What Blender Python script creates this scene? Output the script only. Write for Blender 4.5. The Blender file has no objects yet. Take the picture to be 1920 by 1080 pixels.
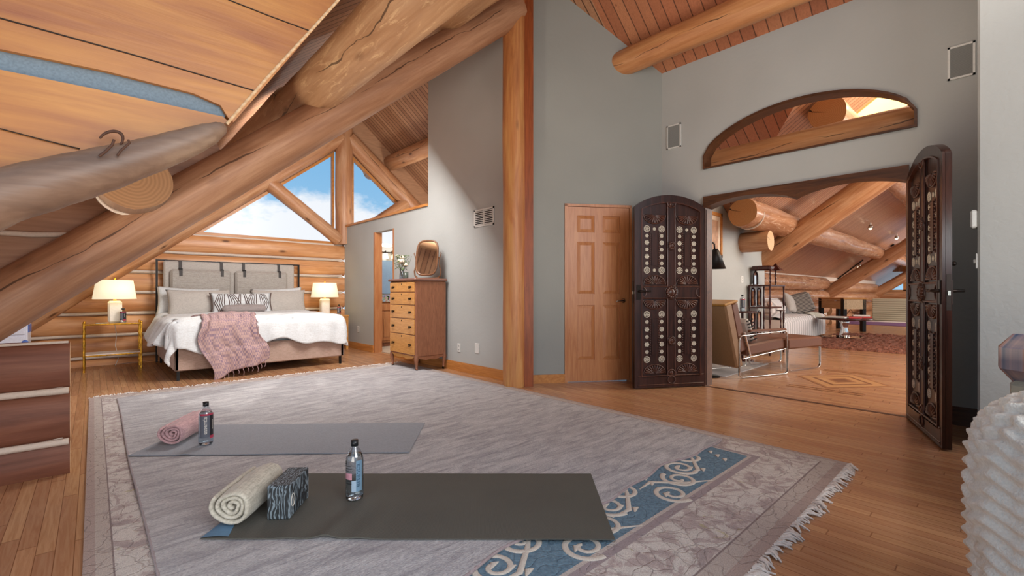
import bpy, math, random
from mathutils import Vector, Matrix, noise
random.seed(7)
PI = math.pi
scn = bpy.context.scene
COL = scn.collection
# ---- building frame: X runs along the trusses, Y along the ridge, camera stands at the origin
F = 853.0; HOR = 548.0; H = 1.05
TH = math.atan2(785.0, 853.0)
CS, SN = math.cos(TH), math.sin(TH)
def c2b(xc, yc): return (CS*xc + SN*yc, -SN*xc + CS*yc)
def G(px, py, z=0.0):
    yc = (H-z)*F/(py-HOR); xc = (px-960.0)/F*yc
    x, y = c2b(xc, yc); return Vector((x, y, z))
def onX(px, py, X):
    r = (px-960.0)/F; yc = X/(CS*r+SN); x, y = c2b(r*yc, yc); return Vector((X, y, H+(HOR-py)/F*yc))
def onY(px, py, Y):
    r = (px-960.0)/F; yc = Y/(-SN*r+CS); x, y = c2b(r*yc, yc); return Vector((x, Y, H+(HOR-py)/F*yc))
def srgb(c):
    if isinstance(c, str): c = tuple(int(c[i:i+2], 16) for i in (0, 2, 4))
    return tuple(((v/255.0)/12.92 if v/255.0 <= .04045 else ((v/255.0+.055)/1.055)**2.4) for v in c)+(1.0,)

def ds(c, k=.16):
    c = srgb(c); l = .3*c[0]+.59*c[1]+.11*c[2]; return tuple(x+(l-x)*k for x in c[:3])+(1.0,)
# ---------------------------------------------------------------- materials
class NT:
    def __init__(s, name):
        s.m = bpy.data.materials.new(name); s.m.use_nodes = True
        s.t = s.m.node_tree; s.b = s.t.nodes['Principled BSDF']; s._o = None
    def n(s, typ, **kw):
        nd = s.t.nodes.new(typ)
        for k, v in kw.items():
            if k.startswith('_'): setattr(nd, k[1:], v)
            else:
                key = int(k[1:]) if k[0] == 'i' and k[1:].isdigit() else k
                s.set(nd.inputs[key], v)
        return nd
    def set(s, inp, v):
        if hasattr(v, 'is_output') or isinstance(v, bpy.types.NodeSocket): s.t.links.new(v, inp)
        else: inp.default_value = v
    def obj(s):
        if s._o is None: s._o = s.n('ShaderNodeTexCoord').outputs['Object']
        return s._o
    def math(s, op, a, b=0.0, c=None):
        nd = s.n('ShaderNodeMath', _operation=op, i0=a, i1=b)
        if c is not None: s.set(nd.inputs[2], c)
        return nd.outputs[0]
    def sep(s, v):
        nd = s.n('ShaderNodeSeparateXYZ', i0=v); return nd.outputs
    def comb(s, x, y, z): return s.n('ShaderNodeCombineXYZ', i0=x, i1=y, i2=z).outputs[0]
    def map(s, v, sc=(1, 1, 1), loc=(0, 0, 0), rot=(0, 0, 0)):
        nd = s.n('ShaderNodeMapping', Vector=v, Scale=sc, Rotation=rot)
        s.set(nd.inputs['Location'], loc); return nd.outputs[0]
    def noise(s, v, scale=5., detail=4., rough=.55, dist=0.):
        return s.n('ShaderNodeTexNoise', Vector=v, Scale=scale, Detail=detail, Roughness=rough, Distortion=dist).outputs['Fac']
    def ramp(s, f, stops):
        nd = s.n('ShaderNodeValToRGB', Fac=f); el = nd.color_ramp.elements
        while len(el) > 1: el.remove(el[-1])
        el[0].position = stops[0][0]; el[0].color = stops[0][1]
        for p, c in stops[1:]:
            e = el.new(p); e.color = c
        return nd.outputs[0]
    def mix(s, f, a, b, mode='MIX'):
        nd = s.t.nodes.new('ShaderNodeMix'); nd.data_type = 'RGBA'; nd.blend_type = mode
        s.set(nd.inputs[0], f); s.set(nd.inputs[6], a); s.set(nd.inputs[7], b); return nd.outputs[2]
    def bump(s, hgt, st=.3, dist=.01):
        nd = s.n('ShaderNodeBump', Strength=st, Distance=dist, Height=hgt); s.set(s.b.inputs['Normal'], nd.outputs[0])
    def out(s, col=None, rough=None, metal=None, **kw):
        if col is not None: s.set(s.b.inputs['Base Color'], col)
        if rough is not None: s.set(s.b.inputs['Roughness'], rough)
        if metal is not None: s.set(s.b.inputs['Metallic'], metal)
        for k, v in kw.items(): s.set(s.b.inputs[k.replace('_', ' ')], v)
        return s.m
def g1(v): return (v, v, v, 1)

def plain(name, c, rough=.6, metal=0., bump=0., scale=60., var=.06, **kw):
    n = NT(name); c = srgb(c); f = n.noise(n.obj(), scale, 3)
    lo = tuple(max(0, x*(1-var)) for x in c[:3])+(1,); hi = tuple(min(1, x*(1+var)) for x in c[:3])+(1,)
    if bump: n.bump(f, bump, .004)
    return n.out(n.ramp(f, [(.3, lo), (.7, hi)]), rough, metal, **kw)

def log_mat(name, lite, mid, dark, rough=.45, crack=True, knots=True, grain=1., hi=None, dk=.16):
    """round timber: grain runs along local X"""
    n = NT(name); o = n.obj()
    rnd = n.n('ShaderNodeObjectInfo').outputs['Random']
    off = n.comb(n.math('MULTIPLY', rnd, 37.), n.math('MULTIPLY', rnd, 11.), 0.)
    v = n.n('ShaderNodeVectorMath', _operation='ADD', i0=o, i1=off).outputs[0]
    a = n.noise(n.map(v, (.7, 5., 5.)), 1.6, 5, .6, .6)
    col = n.ramp(a, [(.25, ds(dark, dk)), (.48, ds(mid, dk)), (.72, ds(lite, dk))])
    st = n.noise(n.map(v, (1.6, 34*grain, 34*grain)), 1.5, 4, .6, .3)
    col = n.mix(n.math('MULTIPLY', n.ramp(st, [(.35, g1(1)), (.62, g1(0))]), .38), col, srgb(dark))
    if hi:
        hn = n.noise(n.map(v, (1.8, 9, 9)), 1.5, 5, .75, 1.5)
        col = n.mix(n.ramp(hn, [(.55, g1(0)), (.63, g1(.5))]), col, srgb(hi))  # highlights painted into the log colour as pale streaks
    x, y, z = n.sep(o)
    if crack:
        ang = n.math('ARCTAN2', z, y)
        w = n.math('MULTIPLY', n.math('SUBTRACT', n.noise(n.map(v, (.55, .0, .0)), 1.7, 4, .6), .5), 1.6)
        c0 = n.math('ADD', n.math('MULTIPLY', n.math('SUBTRACT', rnd, .5), 2.0), w)
        for sh in (-1.9, .5):
            d = n.math('ABSOLUTE', n.math('SUBTRACT', n.math('ADD', ang, sh), c0))
            m_ = n.math('LESS_THAN', d, n.math('MULTIPLY', n.ramp(n.noise(n.map(v, (1.1, 0, 0), (sh, 0, 0)), 1.5, 2), [(.45, g1(0)), (.62, g1(.05))]), 1.))
            col = n.mix(n.math('MULTIPLY', m_, .75), col, srgb('2a160c'))
    if knots:
        vo = n.n('ShaderNodeTexVoronoi', Vector=n.map(v, (2.2, 6., 6.)), Scale=.75).outputs['Distance']
        col = n.mix(n.ramp(vo, [(.05, g1(.85)), (.10, g1(.3)), (.15, g1(0))]), col, srgb('4a2410'))
    n.bump(st, .22, .006)
    return n.out(col, rough)

def plank_mat(name, axis, w, cols, groove='3a1c0d', gw=.06, rough=.5, along=None, L=None, gb=.4, spec=None, knots=.6, grain='5a2f18', gstr=.3):
    """boards: 'axis' = world axis the board WIDTH is measured on (0 X,1 Y,2 Z)"""
    n = NT(name); o = n.obj(); c = n.sep(o)
    along = along if along is not None else (1 if axis == 0 else 0)
    q = n.math('DIVIDE', c[axis], w); row = n.math('FLOOR', q); fr = n.math('SUBTRACT', q, row)
    rr = n.n('ShaderNodeTexWhiteNoise', _noise_dimensions='1D', W=row).outputs['Value']
    if L:
        q2 = n.math('ADD', n.math('DIVIDE', c[along], L), n.math('MULTIPLY', rr, 7.3)); r2 = n.math('FLOOR', q2)
        rnd = n.n('ShaderNodeTexWhiteNoise', _noise_dimensions='2D', Vector=n.comb(row, r2, 0.)).outputs['Value']
        f2 = n.math('SUBTRACT', q2, r2)
    else: rnd = rr
    k = len(cols); col = n.ramp(rnd, [(i/(k-1.0), ds(x)) for i, x in enumerate(cols)])
    sc = [22., 22., 22.]; sc[along] = 1.1
    v = n.n('ShaderNodeVectorMath', _operation='ADD', i0=o, i1=n.comb(n.math('MULTIPLY', rnd, 9.), n.math('MULTIPLY', rnd, 5.), n.math('MULTIPLY', rnd, 13.))).outputs[0]
    gr = n.noise(n.map(v, tuple(sc)), 2.2, 5, .62, 1.4)
    col = n.mix(n.ramp(gr, [(.35, g1(gstr)), (.6, g1(0))]), col, srgb(grain))
    if knots:
        s2 = [7., 7., 7.]; s2[along] = 2.4
        vo = n.n('ShaderNodeTexVoronoi', Vector=n.map(v, tuple(s2)), Scale=1.).outputs['Distance']
        col = n.mix(n.ramp(vo, [(.05, g1(knots)), (.11, g1(0))]), col, srgb('6b3214'))
    e = n.math('MINIMUM', fr, n.math('SUBTRACT', 1., fr))
    edge = n.ramp(e, [(0., g1(1)), (gw*.6, g1(1)), (gw, g1(0))])
    if L:
        e2 = n.math('MINIMUM', f2, n.math('SUBTRACT', 1., f2))
        edge = n.math('MAXIMUM', edge, n.ramp(e2, [(0., g1(1)), (.0015, g1(1)), (.003, g1(0))]))
    col = n.mix(n.math('MULTIPLY', edge, .85), col, srgb(groove))
    hh = n.math('SUBTRACT', n.math('MULTIPLY', gr, .25), edge); n.bump(hh, gb, .004)
    return n.out(col, rough)

def wood(name, a, b, axis=2, rough=.4, sc=1., dist=1.2, bump=.1):
    n = NT(name); s = [16*sc]*3; s[axis] = 1.4*sc
    f = n.noise(n.map(n.obj(), tuple(s)), 1.6, 5, .6, dist)
    n.bump(f, bump, .002)
    return n.out(n.ramp(f, [(.3, srgb(b)), (.65, srgb(a))]), rough)

def paint(name, c, tex=.25, rough=.75):
    n = NT(name); o = n.obj(); c = srgb(c)
    f = n.noise(o, 26, 4, .5, .4); g = n.noise(o, 1.2, 2)
    hi = tuple(min(1, x*1.04) for x in c[:3])+(1,); lo = tuple(x*.95 for x in c[:3])+(1,)
    n.bump(f, tex, .006)
    return n.out(n.ramp(g, [(.3, lo), (.7, hi)]), rough)

def fabric(name, c, c2=None, scale=240., bump=.25, rough=.9, sheen=.2):
    n = NT(name); o = n.obj(); c = srgb(c)
    c2 = srgb(c2) if c2 else tuple(x*.82 for x in c[:3])+(1,)
    a = n.noise(n.map(o, (1, .12, 1)), scale, 2); b = n.noise(n.map(o, (.12, 1, 1)), scale, 2)
    f = n.math('MULTIPLY', n.math('ADD', a, b), .5)
    n.bump(f, bump, .002)
    return n.out(n.ramp(f, [(.38, c2), (.58, c)]), rough, Sheen_Weight=sheen)

def glow(name, c, st, base=None):
    n = NT(name); 
    return n.out(srgb(base or c), .6, Emission_Color=srgb(c), Emission_Strength=st)
def glassy(name, c=(235, 245, 250), rough=.02, ior=1.3, alpha=None):
    n = NT(name)
    n.out(srgb(c), rough, Transmission_Weight=1.0, IOR=ior)
    return n.m
def pane_mat(name):
    """thin window glass: mostly see-through with a faint reflection"""
    m = bpy.data.materials.new(name); m.use_nodes = True; t = m.node_tree; t.nodes.clear()
    o = t.nodes.new('ShaderNodeOutputMaterial'); mx = t.nodes.new('ShaderNodeMixShader'); mx.inputs[0].default_value = .012
    a = t.nodes.new('ShaderNodeBsdfTransparent'); a.inputs[0].default_value = (.97, .985, 1, 1)
    b = t.nodes.new('ShaderNodeBsdfGlossy'); b.inputs['Roughness'].default_value = .3
    t.links.new(a.outputs[0], mx.inputs[1]); t.links.new(b.outputs[0], mx.inputs[2]); t.links.new(mx.outputs[0], o.inputs[0]); return m

# ---------------------------------------------------------------- mesh builder
class MB:
    def __init__(s): s.v = []; s.f = []; s.mi = []; s.sm = []; s.xf = None; s.cur = 0
    def add(s, vs, fs, smooth=False, mi=None):
        b = len(s.v)
        for p in vs:
            p = Vector(p); s.v.append(tuple(s.xf @ p) if s.xf else tuple(p))
        for f in fs:
            s.f.append(tuple(b+i for i in f)); s.mi.append(s.cur if mi is None else mi); s.sm.append(smooth)
        return s
    def box(s, x0, x1, y0, y1, z0, z1, mi=None, bev=0.):
        if bev > 0:
            b = min(bev, (x1-x0)*.49, (y1-y0)*.49, (z1-z0)*.49); vs = []; fs = []
            # rounded box through inset corners
            for iz, (z, i) in enumerate(((z0, b), (z0+b, 0), (z1-b, 0), (z1, b))):
                vs += [(x0+i+b*(i == 0), y0+i, z), (x1-i-b*(i == 0), y0+i, z), (x1-i, y0+i+b*(i == 0), z), (x1-i, y1-i-b*(i == 0), z),
                       (x1-i-b*(i == 0), y1-i, z), (x0+i+b*(i == 0), y1-i, z), (x0+i, y1-i-b*(i == 0), z), (x0+i, y0+i+b*(i == 0), z)]
            for k in range(3):
                for j in range(8): a = k*8+j; c = k*8+(j+1) % 8; fs.append((a, c, c+8, a+8))
            fs.append(tuple(range(7, -1, -1))); fs.append(tuple(range(24, 32)))
            return s.add(vs, fs, False, mi)
        vs = [(x0, y0, z0), (x1, y0, z0), (x1, y1, z0), (x0, y1, z0), (x0, y0, z1), (x1, y0, z1), (x1, y1, z1), (x0, y1, z1)]
        return s.add(vs, [(0, 3, 2, 1), (4, 5, 6, 7), (0, 1, 5, 4), (1, 2, 6, 5), (2, 3, 7, 6), (3, 0, 4, 7)], False, mi)
    def tube(s, pts, r, seg=12, mi=None, caps=True, closed=False, flat=1.0, smooth=True):
        pts = [Vector(p) for p in pts]; n = len(pts); rs = r if isinstance(r, (list, tuple)) else [r]*n
        vs = []; fs = []; prev = None
        for i in range(n):
            if closed: d = pts[(i+1) % n]-pts[i-1]
            else: d = pts[min(i+1, n-1)]-pts[max(i-1, 0)]
            if d.length < 1e-9: d = Vector((0, 0, 1))
            d.normalize()
            if prev is None:
                up = Vector((0, 0, 1)) if abs(d.z) < .9 else Vector((1, 0, 0)); a = d.cross(up).normalized()
            else:
                a = prev-d*prev.dot(d)
                a = a.normalized() if a.length > 1e-6 else d.cross(Vector((0, 0, 1))).normalized()
            prev = a; b = d.cross(a)
            for j in range(seg):
                t = 2*PI*j/seg; vs.append(pts[i]+a*math.cos(t)*rs[i]+b*math.sin(t)*rs[i]*flat)
        m = n if closed else n-1
        for i in range(m):
            for j in range(seg):
                a0 = i*seg+j; a1 = i*seg+(j+1) % seg; b0 = ((i+1) % n)*seg+j; b1 = ((i+1) % n)*seg+(j+1) % seg
                fs.append((a0, a1, b1, b0))
        s.add(vs, fs, smooth, mi)
        if caps and not closed:
            s.add(vs[:seg], [tuple(range(seg-1, -1, -1))], False, mi); s.add(vs[-seg:], [tuple(range(seg))], False, mi)
        return s
    def lathe(s, prof, c=(0, 0, 0), seg=28, mi=None, smooth=True, sx=1., sy=1.):
        vs = []; fs = []
        for r, z in prof:
            for j in range(seg):
                t = 2*PI*j/seg; vs.append((c[0]+r*math.cos(t)*sx, c[1]+r*math.sin(t)*sy, c[2]+z))
        for i in range(len(prof)-1):
            for j in range(seg):
                a = i*seg+j; b = i*seg+(j+1) % seg; fs.append((a, b, b+seg, a+seg))
        if prof[0][0] > 1e-5: fs.append(tuple(range(seg-1, -1, -1)))
        if prof[-1][0] > 1e-5: k = (len(prof)-1)*seg; fs.append(tuple(range(k, k+seg)))
        return s.add(vs, fs, smooth, mi)
    def prism(s, poly, axis, a0, a1, mi=None, smooth=False):
        """convex-ish polygon (2D) extruded along axis"""
        def P(u, v, w): return {0: (w, u, v), 1: (u, w, v), 2: (u, v, w)}[axis]
        n = len(poly); vs = [P(u, v, a0) for u, v in poly]+[P(u, v, a1) for u, v in poly]
        fs = [tuple(range(n-1, -1, -1)), tuple(range(n, 2*n))]+[(i, (i+1) % n, (i+1) % n+n, i+n) for i in range(n)]
        return s.add(vs, fs, smooth, mi)
    def grid(s, fn, nu, nv, mi=None, smooth=True, closed_u=False):
        vs = [fn(i/(nu-1.0) if not closed_u else i/float(nu), j/(nv-1.0)) for j in range(nv) for i in range(nu)]; fs = []
        for j in range(nv-1):
            for i in range(nu if closed_u else nu-1):
                a = j*nu+i; b = j*nu+(i+1) % nu; fs.append((a, b, b+nu, a+nu))
        return s.add(vs, fs, smooth, mi)
    def sphere(s, c, r, seg=16, rings=10, sc=(1, 1, 1), mi=None):
        prof = [(max(1e-6, math.sin(PI*i/rings)), -math.cos(PI*i/rings)) for i in range(rings+1)]
        vs = []; fs = []
        for pr, pz in prof:
            for j in range(seg):
                t = 2*PI*j/seg; vs.append((c[0]+r*sc[0]*pr*math.cos(t), c[1]+r*sc[1]*pr*math.sin(t), c[2]+r*sc[2]*pz))
        for i in range(rings):
            for j in range(seg): a = i*seg+j; b = i*seg+(j+1) % seg; fs.append((a, b, b+seg, a+seg))
        return s.add(vs, fs, True, mi)
    def build(s, name, mats, parent=None, loc=None, rot=None, weld=False, subsurf=0):
        me = bpy.data.meshes.new(name); me.from_pydata(s.v, [], s.f)
        if not isinstance(mats, (list, tuple)): mats = [mats]
        for m in mats: me.materials.append(m)
        me.polygons.foreach_set('material_index', s.mi); me.polygons.foreach_set('use_smooth', s.sm)
        me.validate(); me.update()
        import bmesh
        bm = bmesh.new(); bm.from_mesh(me)
        if weld: bmesh.ops.remove_doubles(bm, verts=bm.verts, dist=1e-5)
        bmesh.ops.recalc_face_normals(bm, faces=bm.faces); bm.to_mesh(me); bm.free()
        o = bpy.data.objects.new(name, me); COL.objects.link(o)
        if parent: o.parent = parent
        if loc is not None: o.location = loc
        if rot is not None: o.rotation_euler = rot
        if subsurf:
            md = o.modifiers.new('s', 'SUBSURF'); md.levels = subsurf; md.render_levels = subsurf
        return o
def thing(name, label, cat, loc=(0, 0, 0), rz=0., group=None):
    o = bpy.data.objects.new(name, None); COL.objects.link(o); o.empty_display_size = .1
    o.location = loc; o.rotation_euler = (0, 0, rz); o['label'] = label; o['category'] = cat
    if group: o['group'] = group
    return o
def tag(o, label, cat, group=None):
    o['label'] = label; o['category'] = cat
    if group: o['group'] = group
    return o
def struct(o, label=None, cat=None):
    o['kind'] = 'structure'
    if label: o['label'] = label; o['category'] = cat
    return o
def dup(root, loc=None, rz=None, label=None, parent=None):
    r = root.copy(); COL.objects.link(r)
    if parent: r.parent = parent
    if loc is not None: r.location = loc
    if rz is not None: r.rotation_euler = (0, 0, rz)
    if label: r['label'] = label
    for ch in list(root.children): dup(ch, parent=r)
    return r
def flat_poly(name, outer, holes, thick, mat, to3, parent=None, bev=0.):
    """polygon with holes in 2D, extruded; to3 = 4x4 matrix placing (u,v,w)"""
    cu = bpy.data.curves.new(name, 'CURVE'); cu.dimensions = '2D'; cu.fill_mode = 'BOTH'; cu.extrude = thick/2.
    if bev: cu.bevel_depth = bev; cu.bevel_resolution = 1
    for poly in [outer]+list(holes):
        sp = cu.splines.new('POLY'); sp.points.add(len(poly)-1); sp.use_cyclic_u = True
        for i, (u, v) in enumerate(poly): sp.points[i].co = (u, v, 0, 1)
    tmp = bpy.data.objects.new('tmp', cu); COL.objects.link(tmp)
    dg = bpy.context.evaluated_depsgraph_get(); me = bpy.data.meshes.new_from_object(tmp.evaluated_get(dg))
    bpy.data.objects.remove(tmp); me.transform(to3)
    me.materials.clear(); me.materials.append(mat); me.name = name
    o = bpy.data.objects.new(name, me); COL.objects.link(o)
    if parent: o.parent = parent
    return o
def XZ(y=0.): return Matrix(((1, 0, 0, 0), (0, 0, -1, y), (0, 1, 0, 0), (0, 0, 0, 1)))       # u->x v->z
def YZ(x=0.): return Matrix(((0, 0, 1, x), (1, 0, 0, 0), (0, 1, 0, 0), (0, 0, 0, 1)))       # u->y v->z
def text_mesh(txt, size):
    cu = bpy.data.curves.new('t', 'FONT'); cu.body = txt; cu.size = size; cu.align_x = 'CENTER'; cu.align_y = 'CENTER'; cu.resolution_u = 3
    tmp = bpy.data.objects.new('tmp', cu); COL.objects.link(tmp)
    dg = bpy.context.evaluated_depsgraph_get(); me = bpy.data.meshes.new_from_object(tmp.evaluated_get(dg))
    vs = [v.co.copy() for v in me.vertices]; fs = [tuple(p.vertices) for p in me.polygons]
    bpy.data.objects.remove(tmp); bpy.data.meshes.remove(me); return vs, fs
def log(name, p0, p1, r0, r1=None, mat=None, endmat=None, seg=32, wob=.012, step=.12, parent=None, squash=1., label=None, cat='log beam', group=None, extra=None):
    p0 = Vector(p0); p1 = Vector(p1); d = p1-p0; L = d.length; r1 = r1 or r0
    x = d.normalized(); up = Vector((0, 0, 1)) if abs(x.z) < .95 else Vector((0, 1, 0))
    y = up.cross(x).normalized(); z = x.cross(y)
    n = max(6, int(L/step)); sd = random.random()*100; vs = []; fs = []
    for i in range(n+1):
        t = i/float(n)
        for j in range(seg):
            a = 2*PI*j/seg; r = r0+(r1-r0)*t
            r *= 1+noise.noise(Vector((sd+t*L*1.1, math.cos(a)*.9, math.sin(a)*.9)))*wob*6
            r += noise.noise(Vector((sd+t*L*5, math.cos(a)*3, math.sin(a)*3)))*wob*.35
            e = min(t*L, (1-t)*L); r *= (1 if e > .02 else .96)
            vs.append((t*L, math.cos(a)*r, math.sin(a)*r*squash))
    for i in range(n):
        for j in range(seg): a = i*seg+j; b = i*seg+(j+1) % seg; fs.append((a, b, b+seg, a+seg))
    m = MB(); m.add(vs, fs, True, 0)
    m.add(vs[:seg], [tuple(range(seg))], False, 1); m.add(vs[-seg:], [tuple(range(seg))], False, 1)
    o = m.build(name, [mat, endmat or mat])
    M = Matrix((x, y, z)).transposed().to_4x4(); M.translation = p0
    o.matrix_world = M
    if label: tag(o, label, cat, group)
    return o
M = {}
M['beam'] = log_mat('peeled_log_brown', 'c4926a', 'ae7a54', '86583a')
M['purlin'] = log_mat('peeled_log_pale', 'c79a6c', 'b58558', '94663f', hi='e0bd92')
M['post'] = log_mat('post_log_orange', 'd39a48', 'c07830', '8c4a1c')
M['wing_log'] = log_mat('wing_log', 'd8a678', 'c08450', '9a5f38')
M['shiny_log'] = log_mat('varnished_log', 'd0966a', 'bd8358', '96603c', rough=.25, hi='efd0b0')  # pale streaks stand for spotlight glints, painted in the colour
M['gable_log'] = log_mat('gable_log', 'ecb27c', 'd8934f', 'b06c38', rough=.4)
M['near_log'] = log_mat('near_log', 'c4863c', 'b07030', '8e4e26', dk=0., knots=True, grain=.8)
M['grey_log'] = log_mat('weathered_log', '94765c', '80604a', '604636')
M['stub_log'] = log_mat('dark_red_log', '945a3a', '80462c', '5c301c', rough=.6)
M['orange_log'] = log_mat('orange_log', 'd89a58', 'c88448', 'a4642e')
def endgrain(name, a, b):
    n = NT(name); x, y, z = n.sep(n.obj())
    r = n.math('SQRT', n.math('ADD', n.math('MULTIPLY', y, y), n.math('MULTIPLY', z, z)))
    rr = n.math('ADD', r, n.math('MULTIPLY', n.noise(n.obj(), 9, 3), .02))
    w = n.math('SINE', n.math('MULTIPLY', rr, 340.))
    col = n.ramp(n.math('MULTIPLY_ADD', w, .5, .5), [(0, srgb(b)), (1, srgb(a))])
    ang = n.math('ARCTAN2', z, y)
    c = n.math('LESS_THAN', n.math('ABSOLUTE', n.math('ADD', n.math('SUBTRACT', ang, .6), n.math('MULTIPLY', n.noise(n.obj(), 12, 3), .5))), .045)
    col = n.mix(c, col, srgb('2a150a'))
    return n.out(col, .6)
M['end'] = endgrain('log_end_grain', '9c7450', '8c6644')
M['end_orange'] = endgrain('log_end_orange', 'bc8450', 'b07844')
M['end_pale'] = endgrain('log_end_pale', 'd9b48a', 'c79c70')
M['chink'] = plain('chinking', 'd2c2b4', .85, bump=.3, scale=90)
M['chink_blue'] = plain('chinking_bluegrey', '74828c', .85, bump=.5, scale=140, var=.15)
M['tg_main'] = plank_mat('ceiling_boards', 1, .092, ['b98358', 'c79266', 'a8724a', 'c08a5c'], gw=.09, rough=.5)
M['tg_right'] = plank_mat('ceiling_boards_orange', 1, .125, ['b3683a', 'c27a48', 'a55a30', 'bd7040', 'b06236'], gw=.05, rough=.45, knots=.8)
M['tg_wing'] = plank_mat('wing_boards', 0, .092, ['c98f68', 'bd8058', 'd09a72', 'c48a60'], gw=.10, rough=.32, groove='5a3420')
M['floor'] = plank_mat('oak_floor', 0, .057, ['b78458', 'c6935f', 'b07c52', 'c08a5a', 'ac7850', 'bc8a5c'], gw=.03, rough=.24, L=.95, gb=.12, knots=0, grain='8a5432', gstr=.45, groove='6a3c20')
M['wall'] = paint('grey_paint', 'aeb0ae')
M['wall_shaded'] = paint('grey_paint_shaded', '949692')  # same grey paint, darkened to put shade into the angled wall
M['wall_t'] = paint('grey_paint_textured', 'a6a8a6', tex=.6)
M['white'] = paint('white_paint', 'e2e2de', tex=.05)
M['plate'] = plain('white_plastic', 'd4d4d0', .4)
M['pine'] = wood('pine_trim', 'c98a4a', 'a8682f', axis=0)
M['piney'] = wood('pine_trim_y', 'c98a4a', 'a8682f', axis=1)
M['fir'] = wood('fir_door', 'c08456', 'a9693f', axis=2, rough=.35)
M['darkoak'] = wood('dark_oak', '5e3a24', '3a2216', axis=1, rough=.4)
M['carved'] = wood('carved_dark_wood', '3c211b', '1e0f0e', axis=2, rough=.32, bump=.3)
M['carved2'] = wood('carved_wood_relief', '553024', '2a1612', axis=2, rough=.3, bump=.3)
M['bone'] = plain('bone_inlay', 'd0c8b8', .4, var=.12)
M['bronze'] = plain('dark_bronze', '2c2420', .35, .8)
M['chrome'] = plain('chrome', 'e8e4e0', .08, 1., var=.02)
M['nickel'] = plain('nickel', 'b8b0a4', .22, 1.)
M['gold'] = plain('gilded_metal', 'd8a238', .3, .9, bump=.8, scale=40, var=.3)
M['brass'] = plain('aged_brass', '3c2c18', .4, .8)
M['black'] = plain('black_metal', '1c1a1a', .4, .5)
M['oak'] = wood('tiger_oak', 'd29a58', 'b57a3c', axis=1, rough=.35, sc=1.6, dist=2.5)
M['oakside'] = wood('oak_side', '9c6648', '7c4c34', axis=2, rough=.4, sc=2.2, dist=2.)
M['marble_top'] = plain('dresser_top', '7a5446', .25)
M['linen'] = fabric('grey_linen', 'b0a8a0', '958d86', 160)
M['linen_l'] = fabric('light_grey_linen', 'bcb4ac', 'a69e98', 200)
M['taupe'] = fabric('taupe_upholstery', 'b3988c', '98806f', 150)
M['sheet'] = fabric('white_cotton', 'd6d8da', 'c8c8c8', 90, bump=.08)
M['strap'] = plain('dark_leather', '3c3634', .6)
M['shade'] = glow('lamp_shade', 'fff1c8', .55, 'f4ead0')
M['ceramic'] = plain('white_ceramic', 'efe6da', .25)
M['glass'] = glassy('clear_glass', ior=1.45)
M['pet'] = pane_mat('clear_plastic')
for _n in M['pet'].node_tree.nodes:
    if _n.type == 'MIX_SHADER': _n.inputs[0].default_value = .16
    if _n.type == 'BSDF_TRANSPARENT': _n.inputs[0].default_value = (.82, .86, .9, 1)
    if _n.type == 'BSDF_GLOSSY': _n.inputs['Roughness'].default_value = .08
M['water'] = glassy('water', (240, 248, 252), ior=1.2)
M['pane'] = pane_mat('window_glass')
M['mirror'] = plain('mirror_glass', 'e6e6e6', .03, 1., var=.0)
M['cap'] = plain('black_cap', '14181c', .35)
M['mat_grey'] = fabric('blue_grey_mat', '83868f', '74777f', 320, bump=.4)
def mat_lines(name, a, b):
    n = NT(name); o = n.obj(); x, y, z = n.sep(o)
    w = n.math('SINE', n.math('MULTIPLY', n.math('ADD', x, n.math('MULTIPLY', n.noise(o, 30, 2), .006)), 900.))
    w2 = n.math('SINE', n.math('MULTIPLY', y, 700.))
    f = n.math('MULTIPLY_ADD', n.math('MULTIPLY', w, w2), .5, .5)
    big = n.noise(o, 3, 3)
    col = n.mix(n.math('MULTIPLY', f, .6), srgb(a), srgb(b)); col = n.mix(n.math('MULTIPLY', big, .25), col, srgb('77756c'))
    n.bump(f, .4, .002); return n.out(col, .75)
M['mat_dark'] = mat_lines('charcoal_mat', '45443f', '55544e')
M['towel'] = fabric('cream_towel', 'c6c0b2', 'a8a294', 110, bump=.6)
M['towel_pink'] = fabric('pink_towel', 'c9a3a6', 'a88488', 110, bump=.6)
n = NT('marbled_foam'); _x, _y, _z = n.sep(n.obj()); wv = n.math('MULTIPLY_ADD', n.math('SINE', n.math('ADD', n.math('MULTIPLY', n.math('ADD', _y, n.math('MULTIPLY', _x, .22)), 420.), n.math('MULTIPLY', n.noise(n.map(n.obj(), (1, 1, .35)), 22., 3, .6, 1.), 26.))), .5, .5)
M['block'] = n.out(n.ramp(wv, [(.25, srgb('24282c')), (.6, srgb('3e464c')), (.95, srgb('7c8a94'))]), .6)
M['leather'] = plain('tan_leather', 'a0702c', .35, bump=.15)
M['leather_b'] = plain('brown_leather', '6a4330', .35, bump=.15)
M['leather_g'] = plain('olive_brown_leather', '8a6a4c', .4, bump=.15)
M['mahog'] = wood('mahogany', '4a201a', '2a100e', axis=2, rough=.25)
def stripes(name, axis, period, a, b, duty=.5, rough=.8):
    n = NT(name); c = n.sep(n.obj()); f = n.math('FRACT', n.math('DIVIDE', c[axis], period))
    s = n.ramp(f, [(0, g1(0)), (duty-.08, g1(0)), (duty, g1(1)), (.94, g1(1)), (1, g1(0))])
    n.bump(s, .6, .01); return n.out(n.mix(s, srgb(a), srgb(b)), rough)
M['ribbed'] = stripes('ribbed_white', 0, .075, 'b9b4b4', 'e4dedc')
M['ribbed_z'] = stripes('ribbed_cream', 2, .075, '98937c', 'bdb8a0')
M['dotty'] = stripes('dotted_cushion', 2, .03, '3c3838', '9c9288')
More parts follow.
